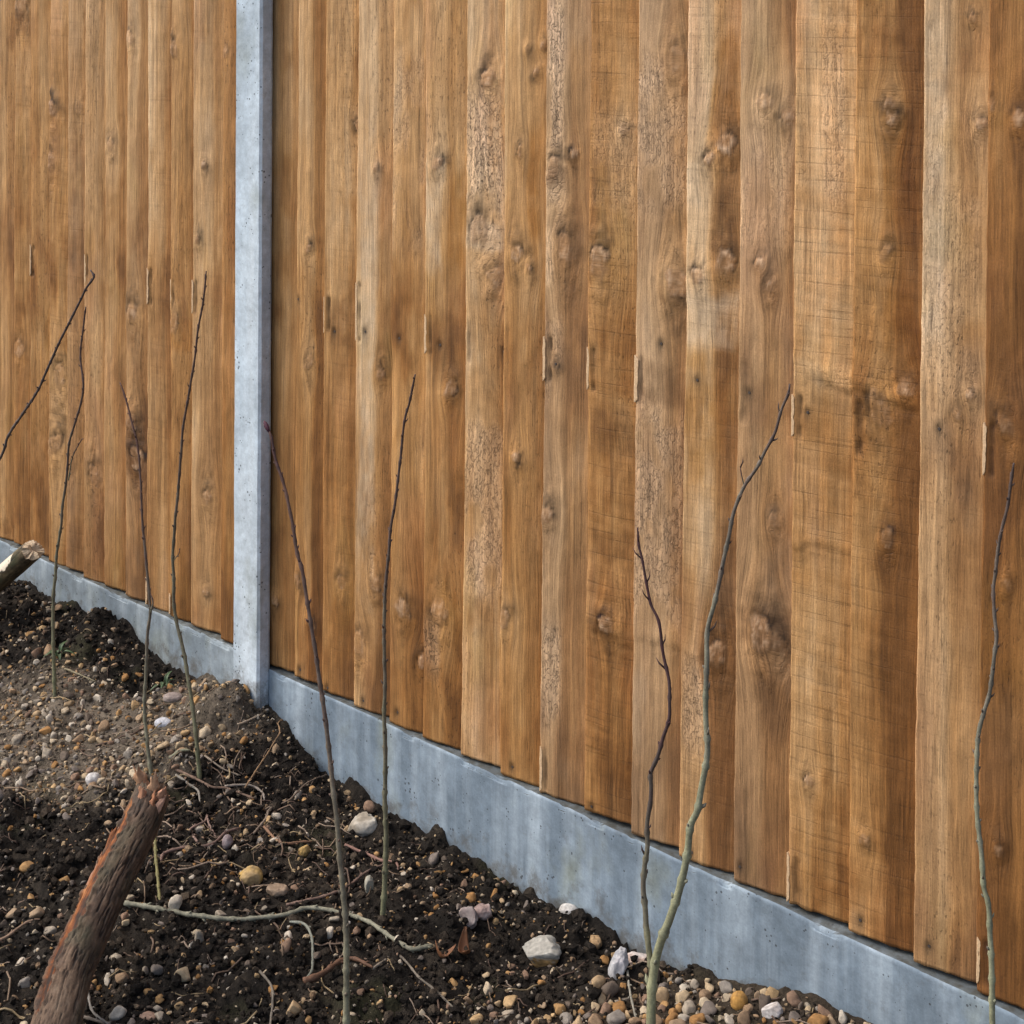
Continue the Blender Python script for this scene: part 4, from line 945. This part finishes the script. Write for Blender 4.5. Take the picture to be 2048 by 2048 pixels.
# ---- torn log in the foreground
def log_mesh(name, pts, r, seed, peel=None, bare=None, n=150, step=.003, ridge=1.0, tint=(1, 1, 1)):
    P = catmull(pts, step)
    m = len(P)
    t = np.linspace(0, 1, m)
    th = np.linspace(0, 2 * np.pi, n, endpoint=False)
    Tm, Th = np.meshgrid(t, th, indexing='ij')
    L = np.linalg.norm(np.diff(P, axis=0), axis=1).sum()
    s = Tm * L
    cx, sx = np.cos(Th), np.sin(Th)
    def cyl(fs, fa, sd, o=3):
        a = fbm(s * fs + 5, Th * fa / (2 * np.pi) + sd, sd, o); b_ = fbm(s * fs + 5, (Th - 2 * np.pi) * fa / (2 * np.pi) + sd, sd, o)
        w = sstep(.85, 1.0, Th / (2 * np.pi)); return a * (1 - w) + b_ * w
    warp = .6 * cyl(20, 6, seed + 1)
    rid = 1 - np.abs(cyl(13, 30, seed + 2, 3) + .3 * warp) * 2.3
    crack = sstep(.80, .99, rid)
    d = .035 * cyl(9, 3, seed + 3) + ridge * (.020 * cyl(40, 22, seed + 4) + .008 * cyl(150, 50, seed + 15, 2) - .07 * crack - .03 * sstep(.5, .9, 1 - np.abs(cyl(45, 40, seed + 14, 2)) * 3))
    tone = .5 + .6 * cyl(14, 7, seed + 5, 4) + .3 * cyl(90, 30, seed + 6, 2)
    bark = ramp([(0, (.026, .0175, .011)), (.35, (.074, .045, .028)), (.65, (.122, .077, .047)), (1, (.19, .135, .09))], tone)
    gtone = sstep(.1, .6, cyl(10, 4, seed + 7))[..., None] * .5
    bark = bark * (1 - gtone) + np.array((.055, .055, .030)) * gtone
    bark = bark * np.array(tint) * (1 - .75 * crack)[..., None]
    if peel is not None:      # strip where the bark is torn off
        a0, wd, t0, t1 = peel
        da = np.abs((Th - a0 + np.pi) % (2 * np.pi) - np.pi)
        w = wd * np.clip(.85 + .8 * cyl(16, 3, seed + 9) + .5 * cyl(80, 5, seed + 13), .2, 1.5) * np.clip(np.minimum(Tm - t0, t1 - Tm) / .10, 0, 1)
        pm_ = sstep(1.1, .85, da / np.maximum(w, 1e-3))
        lip = np.exp(-((da / np.maximum(w, 1e-3) - 1.1) / .2) ** 2) * (w > .05)
        d = d * (1 - pm_) - .10 * pm_ + .07 * lip * (1 + cyl(80, 10, seed + 12))
        pc = ramp([(0, (.02, .009, .004)), (.4, (.085, .024, .004)), (.75, (.175, .05, .007)), (1, (.29, .12, .04))], .45 + 1.0 * cyl(16, 30, seed + 10) + .5 * cyl(120, 20, seed + 16))
        bark = bark * (1 - pm_[..., None]) + pc * pm_[..., None]
    if bare is not None:
        a0, wd, t0, t1 = bare
        da = np.abs((Th - a0 + np.pi) % (2 * np.pi) - np.pi)
        pm_ = sstep(1.05, .95, np.hypot(da / wd, (Tm - (t0 + t1) / 2) / ((t1 - t0) / 2)) + .35 * cyl(40, 6, seed + 11))
        d = d * (1 - pm_) - .06 * pm_
        bark = bark * (1 - pm_[..., None]) + np.array((.62, .55, .43)) * pm_[..., None]
    rad = np.interp(t, [a for a, b_ in r], [b_ for a, b_ in r])
    T, A, B = frames(P)
    R_ = rad[:, None] * (1 + d)
    org = P[0].copy()
    V = P[:, None] - org + R_[..., None] * (A[:, None] * cx[..., None] + B[:, None] * sx[..., None])
    return P, T, A, B, V, bark, org, rad, th


P, T, A, B, V, bark, org, rad, th = log_mesh('torn_log', LOG, [(0, .037), (.3, .034), (.65, .0335), (.9, .031), (1, .030)], 1500,
                                             peel=(0, .55, .08, .93))
# turn the peeled strip to the upper-left of the log: find the angle that faces left as seen from the front
left = -np.array(rgt) * .66 - np.array(fwd) * .75
m_, n_ = V.shape[:2]
a_left = math.atan2(float(np.mean(B @ left)), float(np.mean(A @ left)))
P, T, A, B, V, bark, org, rad, th = log_mesh('torn_log', LOG, [(0, .037), (.3, .034), (.65, .0335), (.9, .031), (1, .030)], 1500,
                                             peel=(a_left, .60, .10, .94))
jag = .012 * fbm(np.cos(th) * 2.2 + 9, np.sin(th) * 2.2, 1601, 3) - .016 * np.abs(fbm(np.cos(th) * 3.5, np.sin(th) * 3.5 + 3, 1602, 2))
for i in range(1, 9):
    V[-i] += T[-i] * (jag[:, None] * (1 - (i - 1) / 9) ** 1.2)
faces = grid_faces(n_, m_).tolist()
faces = []
for i in range(m_ - 1):
    for j in range(n_):
        a = i * n_ + j; b_ = i * n_ + (j + 1) % n_
        faces.append((a, b_, b_ + n_, a + n_))
logroot = empty('torn_log', org)
thing(logroot, 'thick torn brown log with peeling orange bark in the lower left corner', 'log')
link('bark', mesh_np('bark', V.reshape(-1, 3), faces, base=('FLOAT_COLOR', rgba(bark).reshape(-1, 4))), BARK, logroot)
# the splintered wood inside the end
cap = []; cc = []
endr = V[-1]; cen = endr.mean(0)
rings = 10
for i in range(rings + 1):
    f = i / rings
    for j in range(n_):
        v = endr[j] * (1 - f) + cen * f
        hgt = -.006 * (1 - f) * 0 + .010 * fbm(np.array(math.cos(th[j]) * 3 * (1 - f)), np.array(math.sin(th[j]) * 3 * (1 - f) + 5), 1610, 3) * min(1, f * 5) - .006 * min(1, f * 4)
        cap.append(v * 1.0 + T[-1] * float(hgt)); 
cap = np.array(cap)
cf = []
for i in range(rings):
    for j in range(n_):
        a = i * n_ + j; b_ = i * n_ + (j + 1) % n_
        cf.append((a, b_, b_ + n_, a + n_))
ct = .5 + .7 * fbm(cap[:, 0] * 160, cap[:, 2] * 160, 1620, 3)
cc = ramp([(0, (.14, .062, .03)), (.5, (.34, .17, .095)), (1, (.50, .30, .19))], ct)
link('torn_wood', mesh_np('torn_wood', cap, cf, base=('FLOAT_COLOR', rgba(cc))), BARK, logroot)['label'] = 'splintered orange end of the log'
# loose flakes of torn wood and bark standing on the end and along the peeled strip


def flake_mesh(w, h, th_, seed, colr):
    nx_, nz_ = 9, 13
    u = np.linspace(-1, 1, nx_); v = np.linspace(0, 1, nz_)
    U, Vv = np.meshgrid(u, v, indexing='xy')
    wid = w * np.clip(1.0 - .55 * Vv + .35 * fbm(Vv * 5 + seed, U * 0, seed, 2), .15, 1.3)
    top = h * (1 + .35 * fbm(U * 2.2 + seed, U * 0, seed + 1, 3))
    x = U * wid; z = Vv * top
    y = .3 * w * U ** 2 + .25 * h * Vv ** 2 * vnoise(seed * 1.1, 1, 2) + .15 * w * fbm(U * 2, Vv * 3 + seed, seed + 3, 2)
    Fr = np.stack([x, y, z], -1).reshape(-1, 3); Bk = Fr + np.array((0, th_, 0))
    n = nx_ * nz_
    F = grid_faces(nx_, nz_).tolist() + (grid_faces(nx_, nz_)[:, ::-1] + n).tolist()
    lp = list(range(nx_)) + [j * nx_ + nx_ - 1 for j in range(1, nz_)] + [(nz_ - 1) * nx_ + i for i in range(nx_ - 2, -1, -1)] + [j * nx_ for j in range(nz_ - 2, 0, -1)]
    F += [(lp[(i + 1) % len(lp)], lp[i], n + lp[i], n + lp[(i + 1) % len(lp)]) for i in range(len(lp))]
    V_ = np.concatenate([Fr, Bk])
    t = .5 + .6 * fbm(V_[:, 0] * 220, V_[:, 2] * 60, seed + 5, 3)
    c = np.array(colr)[None] * (.7 + .6 * t)[:, None]
    return mesh_np('wood_flake', V_, F, base=('FLOAT_COLOR', rgba(c)))


tip = P[-1] - org
side_l = np.array(rgt)
for k, (dx, dz, w, h, rx, ry, c) in enumerate([(-.012, .004, .016, .040, -.1, -.3, (.40, .23, .13)), (.004, .012, .017, .040, .0, .15, (.40, .24, .14)),
                                               (.014, .020, .012, .036, .2, .45, (.40, .21, .13)), (-.004, .030, .016, .034, -.25, .0, (.42, .21, .12)),
                                               (.008, .042, .012, .034, -.3, .3, (.32, .14, .07)), (.016, .036, .009, .030, -.2, .6, (.42, .24, .16))]):
    fo = link('wood_flake', flake_mesh(w * .75, h * 1.15, .0022, 1700 + k * 11, c), BARK, logroot)
    fo.location = tip - T[-1] * dz + side_l * dx - np.array(fwd) * (.024 if dz > .008 else .010)
    fo.rotation_euler = (rx, ry, YAW + .3 * math.sin(k * 3.1))
for k, tt in enumerate((.22, .31, .42, .5, .58, .67, .76)):
    i = int(tt * (m_ - 1))
    al = a_left + (.55 if k % 2 else -.5)
    if float((A[i] * math.cos(al) + B[i] * math.sin(al)) @ np.array(rgt)) > float((A[i] * math.cos(a_left) + B[i] * math.sin(a_left)) @ np.array(rgt)):
        al = 2 * a_left - al
    dirv = A[i] * math.cos(al) + B[i] * math.sin(al)
    fo = link('bark_flake', flake_mesh(.0075 + .003 * math.sin(k * 5.1), .05, .0018, 1800 + k * 13, (.15, .05, .014) if k % 2 else (.28, .14, .08)), BARK, logroot)
    fo.location = P[i] - org + dirv * rad[i] * .88
    q = Vector(T[i]).to_track_quat('Z', 'Y')
    fo.rotation_mode = 'QUATERNION'
    fo.rotation_quaternion = Vector(T[i]).rotation_difference(Vector((0, 0, 1))).inverted()

# ---- cut branch at the left edge
P, T, A, B, V, bark, org, rad, th = log_mesh('cut_branch', LOG2, [(0, .030), (.6, .0265), (1, .0245)], 1550, ridge=.45)
face_dir = np.array(-fwd) * .55 + np.array((0, 0, .75)) - np.array(rgt) * .35
a_face = math.atan2(float(np.mean(B @ face_dir)), float(np.mean(A @ face_dir)))
P, T, A, B, V, bark, org, rad, th = log_mesh('cut_branch', LOG2, [(0, .030), (.6, .0265), (1, .0245)], 1550, bare=(a_face, 1.0, .56, .90), ridge=.45, tint=(.8, .95, .82))
m_, n_ = V.shape[:2]
faces = []
for i in range(m_ - 1):
    for j in range(n_):
        a = i * n_ + j; b_ = i * n_ + (j + 1) % n_
        faces.append((a, b_, b_ + n_, a + n_))
cen = V[-1].mean(0)
for i in range(1, 12):                                            # slanting, slightly ragged cut
    w_ = (1 - (i - 1) / 11)
    V[-i] += T[-i] * ((V[-1] - cen) @ (np.array(rgt) * .55 + np.array((0, 0, -.35)))[:, None] * .6 + .016 * fbm(np.cos(th) * 2.4, np.sin(th) * 2.4, 1633, 4)[:, None]) * w_
broot = empty('cut_branch', org)
thing(broot, 'grey cut branch with a bare white patch and sawn end at the left edge', 'branch')
link('bark', mesh_np('bark', V.reshape(-1, 3), faces, base=('FLOAT_COLOR', rgba(np.clip(bark, 0, .65)).reshape(-1, 4))), BARK, broot)
endr = V[-1]; cen = endr.mean(0)
cap = []; cc = []
for i in range(9):
    f = i / 8
    for j in range(n_):
        v = endr[j] * (1 - f) + cen * f
        cap.append(v + T[-1] * (.010 * min(1, f * 3) * float(.3 + fbm(np.array(v[0] * 70), np.array(v[2] * 70 + v[1] * 70), 1641, 3))))
        cc.append(np.array((.50, .38, .25)) * (.85 + .10 * math.sin(f * 22) + .25 * float(fbm(np.array(v[0] * 90), np.array(v[2] * 90), 1640, 3))) * (.55 if f < .12 else 1))
cf = [(i * n_ + j, i * n_ + (j + 1) % n_, (i + 1) * n_ + (j + 1) % n_, (i + 1) * n_ + j) for i in range(8) for j in range(n_)]
link('cut_end', mesh_np('cut_end', np.array(cap), cf, base=('FLOAT_COLOR', rgba(np.array(cc)))), BARK, broot)['label'] = 'pale sawn end'

# ------------------------------------------------------------------ stones
def ico(sub):
    bm = bmesh.new(); bmesh.ops.create_icosphere(bm, subdivisions=sub, radius=1)
    V = np.array([v.co[:] for v in bm.verts]); F = np.array([[v.index for v in f.verts] for f in bm.faces]); bm.free()
    return V, F


def n3(V, s, seed, o=3):
    return (fbm(V[:, 0] * s + 3, V[:, 1] * s + seed, seed, o) + fbm(V[:, 1] * s + 7, V[:, 2] * s + seed, seed + 1, o) + fbm(V[:, 2] * s + 1, V[:, 0] * s - seed, seed + 2, o)) / 1.7


SV, SF = ico(5)
STONE_SPECS = {
    'yellow': ((.42, .27, .07), (.34, .24, .12), .25, 'rounded yellow stone left of the long leaning sapling'),
    'flint': ((.40, .375, .32), (.30, .26, .20), .6, 'knobbly cream flint behind the straight greenish sapling'),
    'pair': ((.30, .26, .24), (.20, .16, .15), .35, 'grey rounded stone touching a speckled pinkish one'),
    'pair2': ((.46, .38, .35), (.26, .19, .17), .4, 'speckled pinkish stone touching a grey rounded one'),
    'big': ((.30, .29, .255), (.24, .15, .06), .95, 'large angular white flint with an orange rind in the dark soil'),
    'smooth': ((.50, .49, .46), (.42, .40, .37), .15, 'smooth white pebble close under the gravel board'),
    'upright': ((.38, .38, .385), (.34, .33, .34), .55, 'upright blue-white flint left of the forked sapling'),
    'pinkwhite': ((.50, .44, .40), (.34, .24, .19), .45, 'pinkish white stone behind the forked sapling foot'),
    'grey': ((.44, .45, .47), (.36, .37, .40), .15, 'smooth oval pale grey pebble between the two saplings left of the post'),
    'white': ((.58, .56, .53), (.44, .42, .40), .12, 'round white pebble on the dry stony patch'),
    'mauve': ((.24, .20, .20), (.18, .14, .14), .2, 'small mauve-grey pebble by the curved pinkish root'),
    'pale': ((.36, .34, .28), (.26, .25, .20), .2, 'pale oval pebble left of the straight greenish sapling foot'),
    'beige': ((.30, .22, .15), (.22, .16, .11), .3, 'beige wedge-shaped stone right below the yellow stone'),
    'ochre': ((.38, .25, .09), (.30, .20, .08), .3, 'flat ochre stone by the long leaning sapling'),
    'tan': ((.38, .25, .13), (.26, .17, .09), .35, 'orange-tan stone between the big flint and the gravel board'),
    'long': ((.30, .25, .22), (.22, .18, .16), .15, 'long pinkish-grey pebble behind the smooth oval grey one'),
    'orange': ((.40, .22, .06), (.32, .18, .06), .15, 'egg-shaped orange pebble in the gravel'),
    'whitegrav': ((.56, .53, .50), (.40, .36, .33), .3, 'white angular stone at the bottom edge of the gravel'),
    'long2': ((.36, .24, .17), (.26, .17, .12), .15, 'long pinkish-tan pebble near the bottom of the torn log'),
}
taken = []
for k, (key, (c1, c2, am, lab)) in enumerate(STONE_SPECS.items()):
    x, y, rx, rz = STONES[key]
    if key == 'big':
        rz *= .72
    n = n3(SV, .8, 2000 + k * 9, 3); nf = n3(SV, 3.2, 2100 + k * 9, 2)
    rr_ = 1 + am * 1.0 * n + am * .16 * nf
    if am > .3:
        rr_ = np.minimum(rr_, 1.0 + .12 * n3(SV, 1.6, 2200 + k, 2) + .1)
    V = SV * rr_[:, None]
    rk_ = np.random.default_rng(2500 + k)
    for _c in range(int(am * 8)):
        nrm = rk_.normal(size=3); nrm /= np.linalg.norm(nrm)
        ex = np.maximum(V @ nrm - rk_.uniform(.5, .9), 0)
        V = V - ex[:, None] * nrm * .9
    V = V * (1 + am * .10 * n3(SV, 2.6, 2600 + k, 3))[:, None] * np.array((rx, (rx + rz) * .45, rz * .95)) * 1.08
    t = np.clip(.5 + 1.6 * n3(SV, 1.1, 2300 + k, 3), 0, 1)
    if key == 'big':
        t = sstep(-.05, .35, -SV[:, 2] + .5 * nf + .1)
    c = np.array(c1)[None] * (1 - t[:, None]) + np.array(c2)[None] * t[:, None]
    c = c * (1 + .25 * n3(SV, 5, 2400 + k, 2))[:, None]
    o = link('stone', mesh_np('stone', V, SF, base=('FLOAT_COLOR', rgba(c))), STONE)
    o.location = (x, y, float(H(x, y)) + rz * .45)
    o.rotation_euler = (0, 0, YAW + .3 * math.sin(k * 2.3))
    if key == 'upright':
        o.rotation_euler = (.1, .2, YAW)
    thing(o, lab, 'stone', 'stones standing out on the soil')
    taken.append((x, y, max(rx, rz)))

# ---- pebbles: the largest as parts of the ground, the rest one mass
PV, PF = ico(3)
variants = []
for k in range(24):
    r_ = np.random.default_rng(3000 + k)
    ax = np.array((1, r_.uniform(.6, .95), r_.uniform(.45, .75)))
    am = r_.uniform(.25, .95)
    rr_ = 1 + am * n3(PV, .9, 3100 + k * 5, 3)
    V = PV * rr_[:, None]
    for _c in range(int(r_.integers(4, 11)) if k % 4 else 2):        # broken faces
        nrm = r_.normal(size=3); nrm /= np.linalg.norm(nrm)
        ex = np.maximum(V @ nrm - r_.uniform(.45, .85), 0)
        V = V - ex[:, None] * nrm * .92
    V = V * ax
    V /= np.abs(V[:, :2]).max()
    variants.append(V)
rs = np.random.default_rng(42)
cand = []
for _ in range(56000):
    x = rs.uniform(-2.1, 1.15); y = rs.uniform(-1.1, -.022)
    cand.append((x, y))
cand = np.array(cand)
dd = dryness(cand[:, 0], cand[:, 1]); gg = gravelly(cand[:, 0], cand[:, 1])
clus = sstep(-.5, .6, fbm(cand[:, 0] * 9, cand[:, 1] * 9, 61, 3))
prob = np.clip(.09 + .17 * clus + .75 * dd * (.4 + .6 * clus) + 1.0 * gg, 0, 1)
keep = rs.random(len(cand)) < prob
cand = cand[keep]; gg = gg[keep]; dd = dd[keep]
size = np.exp(rs.normal(-5.62, .58, len(cand))) * (1 + .12 * dd + .85 * gg)
size = np.clip(size, .0020, .0145)
# project, to know which ones show largest in the picture
rel = np.column_stack([cand, H(cand[:, 0], cand[:, 1])]) - np.array(CAM_POS)
zc = rel @ np.array(fwd); u = .5 + (rel @ np.array(r2)) / zc * 3226 / 2048; v = (69.4 - (rel @ np.array(u2)) / zc * 3226) / 2048
inside = (u > 0) & (u < 1) & (v > 0) & (v < 1)
order = np.argsort(-(size / zc) * inside)
order = np.concatenate([order])
grid_ = {}
acc = []
for i in order:
    x, y = cand[i]; s = size[i]
    if any((x - a) ** 2 + (y - b_) ** 2 < (s * .7 + r_ * .9) ** 2 for a, b_, r_ in taken):
        continue
    cx_, cy_ = int(x / .03), int(y / .03)
    ok = True
    for ax_ in (-1, 0, 1):
        for ay_ in (-1, 0, 1):
            for (a, b_, r_) in grid_.get((cx_ + ax_, cy_ + ay_), ()):
                if (a - x) ** 2 + (b_ - y) ** 2 < (.72 * (r_ + s)) ** 2:
                    ok = False
    if not ok:
        continue
    grid_.setdefault((cx_, cy_), []).append((x, y, s)); acc.append(i)
pmesh = []
for V in variants:
    me = mesh_np('pebble', V, PF); me.materials.append(PEBM); pmesh.append(me)
bulkV, bulkF, bulkC = [], [], []
base = 0
palette = np.array(PEB)
for q, i in enumerate(acc):
    x, y = cand[i]; s = size[i]
    z = float(H(x, y)) + s * (.02 + .3 * rs.random())
    rot = (rs.normal(0, .6), rs.normal(0, .6), rs.uniform(0, 6.28))
    vi = int(rs.integers(len(variants)))
    if q < 285:
        o = bpy.data.objects.new('pebble', pmesh[vi]); COL.objects.link(o); o.parent = soil
        o.location = (x, y, z); o.rotation_euler = rot; o.scale = (s, s, s)
    else:
        M = np.array(Matrix.Rotation(rot[2], 3, 'Z') @ Matrix.Rotation(rot[0], 3, 'X') @ Matrix.Rotation(rot[1], 3, 'Y'))
        bulkV.append((variants[vi] * s) @ M.T + np.array((x, y, z))); bulkF.append(PF + base); base += len(PV)
        bulkC.append(np.tile(palette[rs.integers(len(palette))] * rs.uniform(.65, 1.15), (len(PV), 1)))
me = mesh_np('gravel', np.concatenate(bulkV), np.concatenate(bulkF), base=('FLOAT_COLOR', rgba(np.concatenate(bulkC))))
gravel = link('gravel', me, STONE)
gravel['kind'] = 'stuff'
gravel['label'] = 'small mixed pebbles and grit scattered over the soil'

# ---- crumbs of soil, bark bits and grit
CV, CF = ico(1)
cvar = []
for k in range(10):
    r_ = np.random.default_rng(4000 + k)
    V = CV * (1 + .55 * n3(CV, 1.1, 4100 + k * 3, 2))[:, None] * np.array((1, r_.uniform(.5, 1), r_.uniform(.4, .9)))
    cvar.append(V)
nC = 52000
cx_ = rs.uniform(-2.1, 1.15, nC); cy_ = rs.uniform(-1.1, -.02, nC)
dd = dryness(cx_, cy_); gg = gravelly(cx_, cy_)
cs = np.exp(rs.normal(-5.85, .6, nC)); cs = np.clip(cs, .0009, .014) * (1 - .35 * dd) * (1 - .5 * gg)
cz = H(cx_, cy_)
pale = rs.random(nC)
tn = rs.random(nC)
cc = ramp([(0, (.008, .0066, .0054)), (.7, (.019, .0155, .0122)), (1, (.055, .042, .030))], tn)
cc = np.where((dd > .5)[:, None], ramp([(0, (.04, .032, .023)), (1, (.16, .13, .095))], tn), cc)
lit = pale < (.17 + .14 * dd)
cc[lit] = palette[rs.integers(len(palette), size=lit.sum())] * rs.uniform(.5, 1.05, (lit.sum(), 1))
cs[lit] *= .62
ang = rs.uniform(0, 6.28, nC); vi = rs.integers(len(cvar), size=nC)
base_V = np.stack(cvar)[vi] * cs[:, None, None]
ca, sa = np.cos(ang), np.sin(ang)
RV = np.stack([base_V[..., 0] * ca[:, None] - base_V[..., 1] * sa[:, None], base_V[..., 0] * sa[:, None] + base_V[..., 1] * ca[:, None], base_V[..., 2]], -1)
RV += np.stack([cx_, cy_, cz + cs * .3], -1)[:, None]
FFc = (CF[None] + (np.arange(nC) * len(CV))[:, None, None]).reshape(-1, 3)
me = mesh_np('soil_crumbs', RV.reshape(-1, 3), FFc, smooth=False, base=('FLOAT_COLOR', rgba(np.repeat(cc, len(CV), 0))))
cr_ = link('soil_crumbs', me, SOIL)
cr_['kind'] = 'stuff'
cr_['label'] = 'loose dark crumbs of soil and grit'

# ---- fine rootlets and straw scraps
Vs, Fs, Cs = [], [], []; base = 0
for k in range(1360):
    x = rs.uniform(-1.9, .95); y = rs.uniform(-1.0, -.03)
    if k >= 1200:                                               # a tangle between the log and the post
        x = rs.normal(-.42, .17); y = min(rs.normal(-.27, .09), -.03)
    L = rs.uniform(.010, .038) if k % 5 and k < 1325 else rs.uniform(.045, .11); a = rs.uniform(0, 6.28); cv = rs.normal(0, 1.0)
    n = 6
    t = np.linspace(0, 1, n)
    aa = a + cv * t
    px = x + np.cumsum(np.cos(aa)) * L / n; py = y + np.cumsum(np.sin(aa)) * L / n
    P = np.column_stack([px, np.minimum(py, -.024), H(px, np.minimum(py, -.024)) + .0025 + .006 * rs.random() * t])
    r_ = rs.uniform(.0005, .0012) if k % 5 and k < 1325 else rs.uniform(.0009, .0019)
    V, F = tube_arrays(P, np.full(n, r_), 4, base=base)
    Vs.append(V); Fs += F; base += len(V)
    c = np.array([(.16, .11, .07), (.12, .08, .055), (.24, .18, .10), (.08, .05, .035), (.20, .15, .11)][rs.integers(5)])
    Cs.append(np.tile(c, (len(V), 1)))
me = mesh_np('rootlets', np.concatenate(Vs), Fs, base=('FLOAT_COLOR', rgba(np.concatenate(Cs))))
rl = link('rootlets', me, BARK)
rl['kind'] = 'stuff'
rl['label'] = 'fine rootlets and straw scraps on the soil'

# ---- curled dry leaf and two small weeds
def leaf_mesh(L, w, curl, seed):
    nx_, nz_ = 7, 13
    u = np.linspace(-1, 1, nx_); v = np.linspace(0, 1, nz_)
    U, Vv = np.meshgrid(u, v, indexing='xy')
    wid = w * np.sin(np.pi * np.clip(Vv * .94 + .03, 0, 1)) ** .75
    x = U * wid; y = Vv * L
    z = curl * (Vv - .5) ** 2 * L * 2.5 + .55 * wid * U ** 2 + .1 * w * fbm(U * 2 + seed, Vv * 4, seed, 2)
    Fr = np.stack([x, y, z], -1).reshape(-1, 3); n = nx_ * nz_
    Bk = Fr - np.array((0, 0, .0006))
    g_ = grid_faces(nx_, nz_)
    lp = list(range(nx_)) + [j * nx_ + nx_ - 1 for j in range(1, nz_)] + [(nz_ - 1) * nx_ + i for i in range(nx_ - 2, -1, -1)] + [j * nx_ for j in range(nz_ - 2, 0, -1)]
    F = g_.tolist() + (g_[:, ::-1] + n).tolist() + [(lp[(i + 1) % len(lp)], lp[i], n + lp[i], n + lp[(i + 1) % len(lp)]) for i in range(len(lp))]
    return mesh_np('leaf', np.concatenate([Fr, Bk]), F)


for k, (x, y, L, rz, lab) in enumerate([(.166, -.25, .045, 1.0, 'curled rust-brown dead leaf left of the large white flint'),
                                        (.150, -.262, .035, 2.6, 'small folded brown dead leaf in front of the curled rust-brown one')]):
    o = link('dead_leaf', leaf_mesh(L, .0095, 1.0, 5000 + k), LEAF)
    o.location = (x, y, float(H(x, y)) + .004); o.rotation_euler = (.3, .2, rz)
    thing(o, lab, 'leaf', 'dead leaves on the soil')
for k, (x, y, n, lab) in enumerate([(-.93, -.075, 7, 'small dark green weed tuft beside the gravel board left of the post'),
                                    (-1.20, -.17, 8, 'low mossy green weed near the leftmost green-grey sapling')]):
    z = float(H(x, y))
    root = empty('weed_tuft', (x, y, z))
    thing(root, lab, 'weed', 'weeds on the soil')
    for j in range(n):
        lf = link('leaf', leaf_mesh(.028 + .012 * math.sin(j * 2.1), .0042, -.8, 5100 + j), GREEN, root)
        lf.rotation_euler = (.7 + .25 * math.sin(j * 1.7), 0, j * 6.28 / n + .4 * math.sin(j * 5))
        lf.location = (0, 0, -.002)
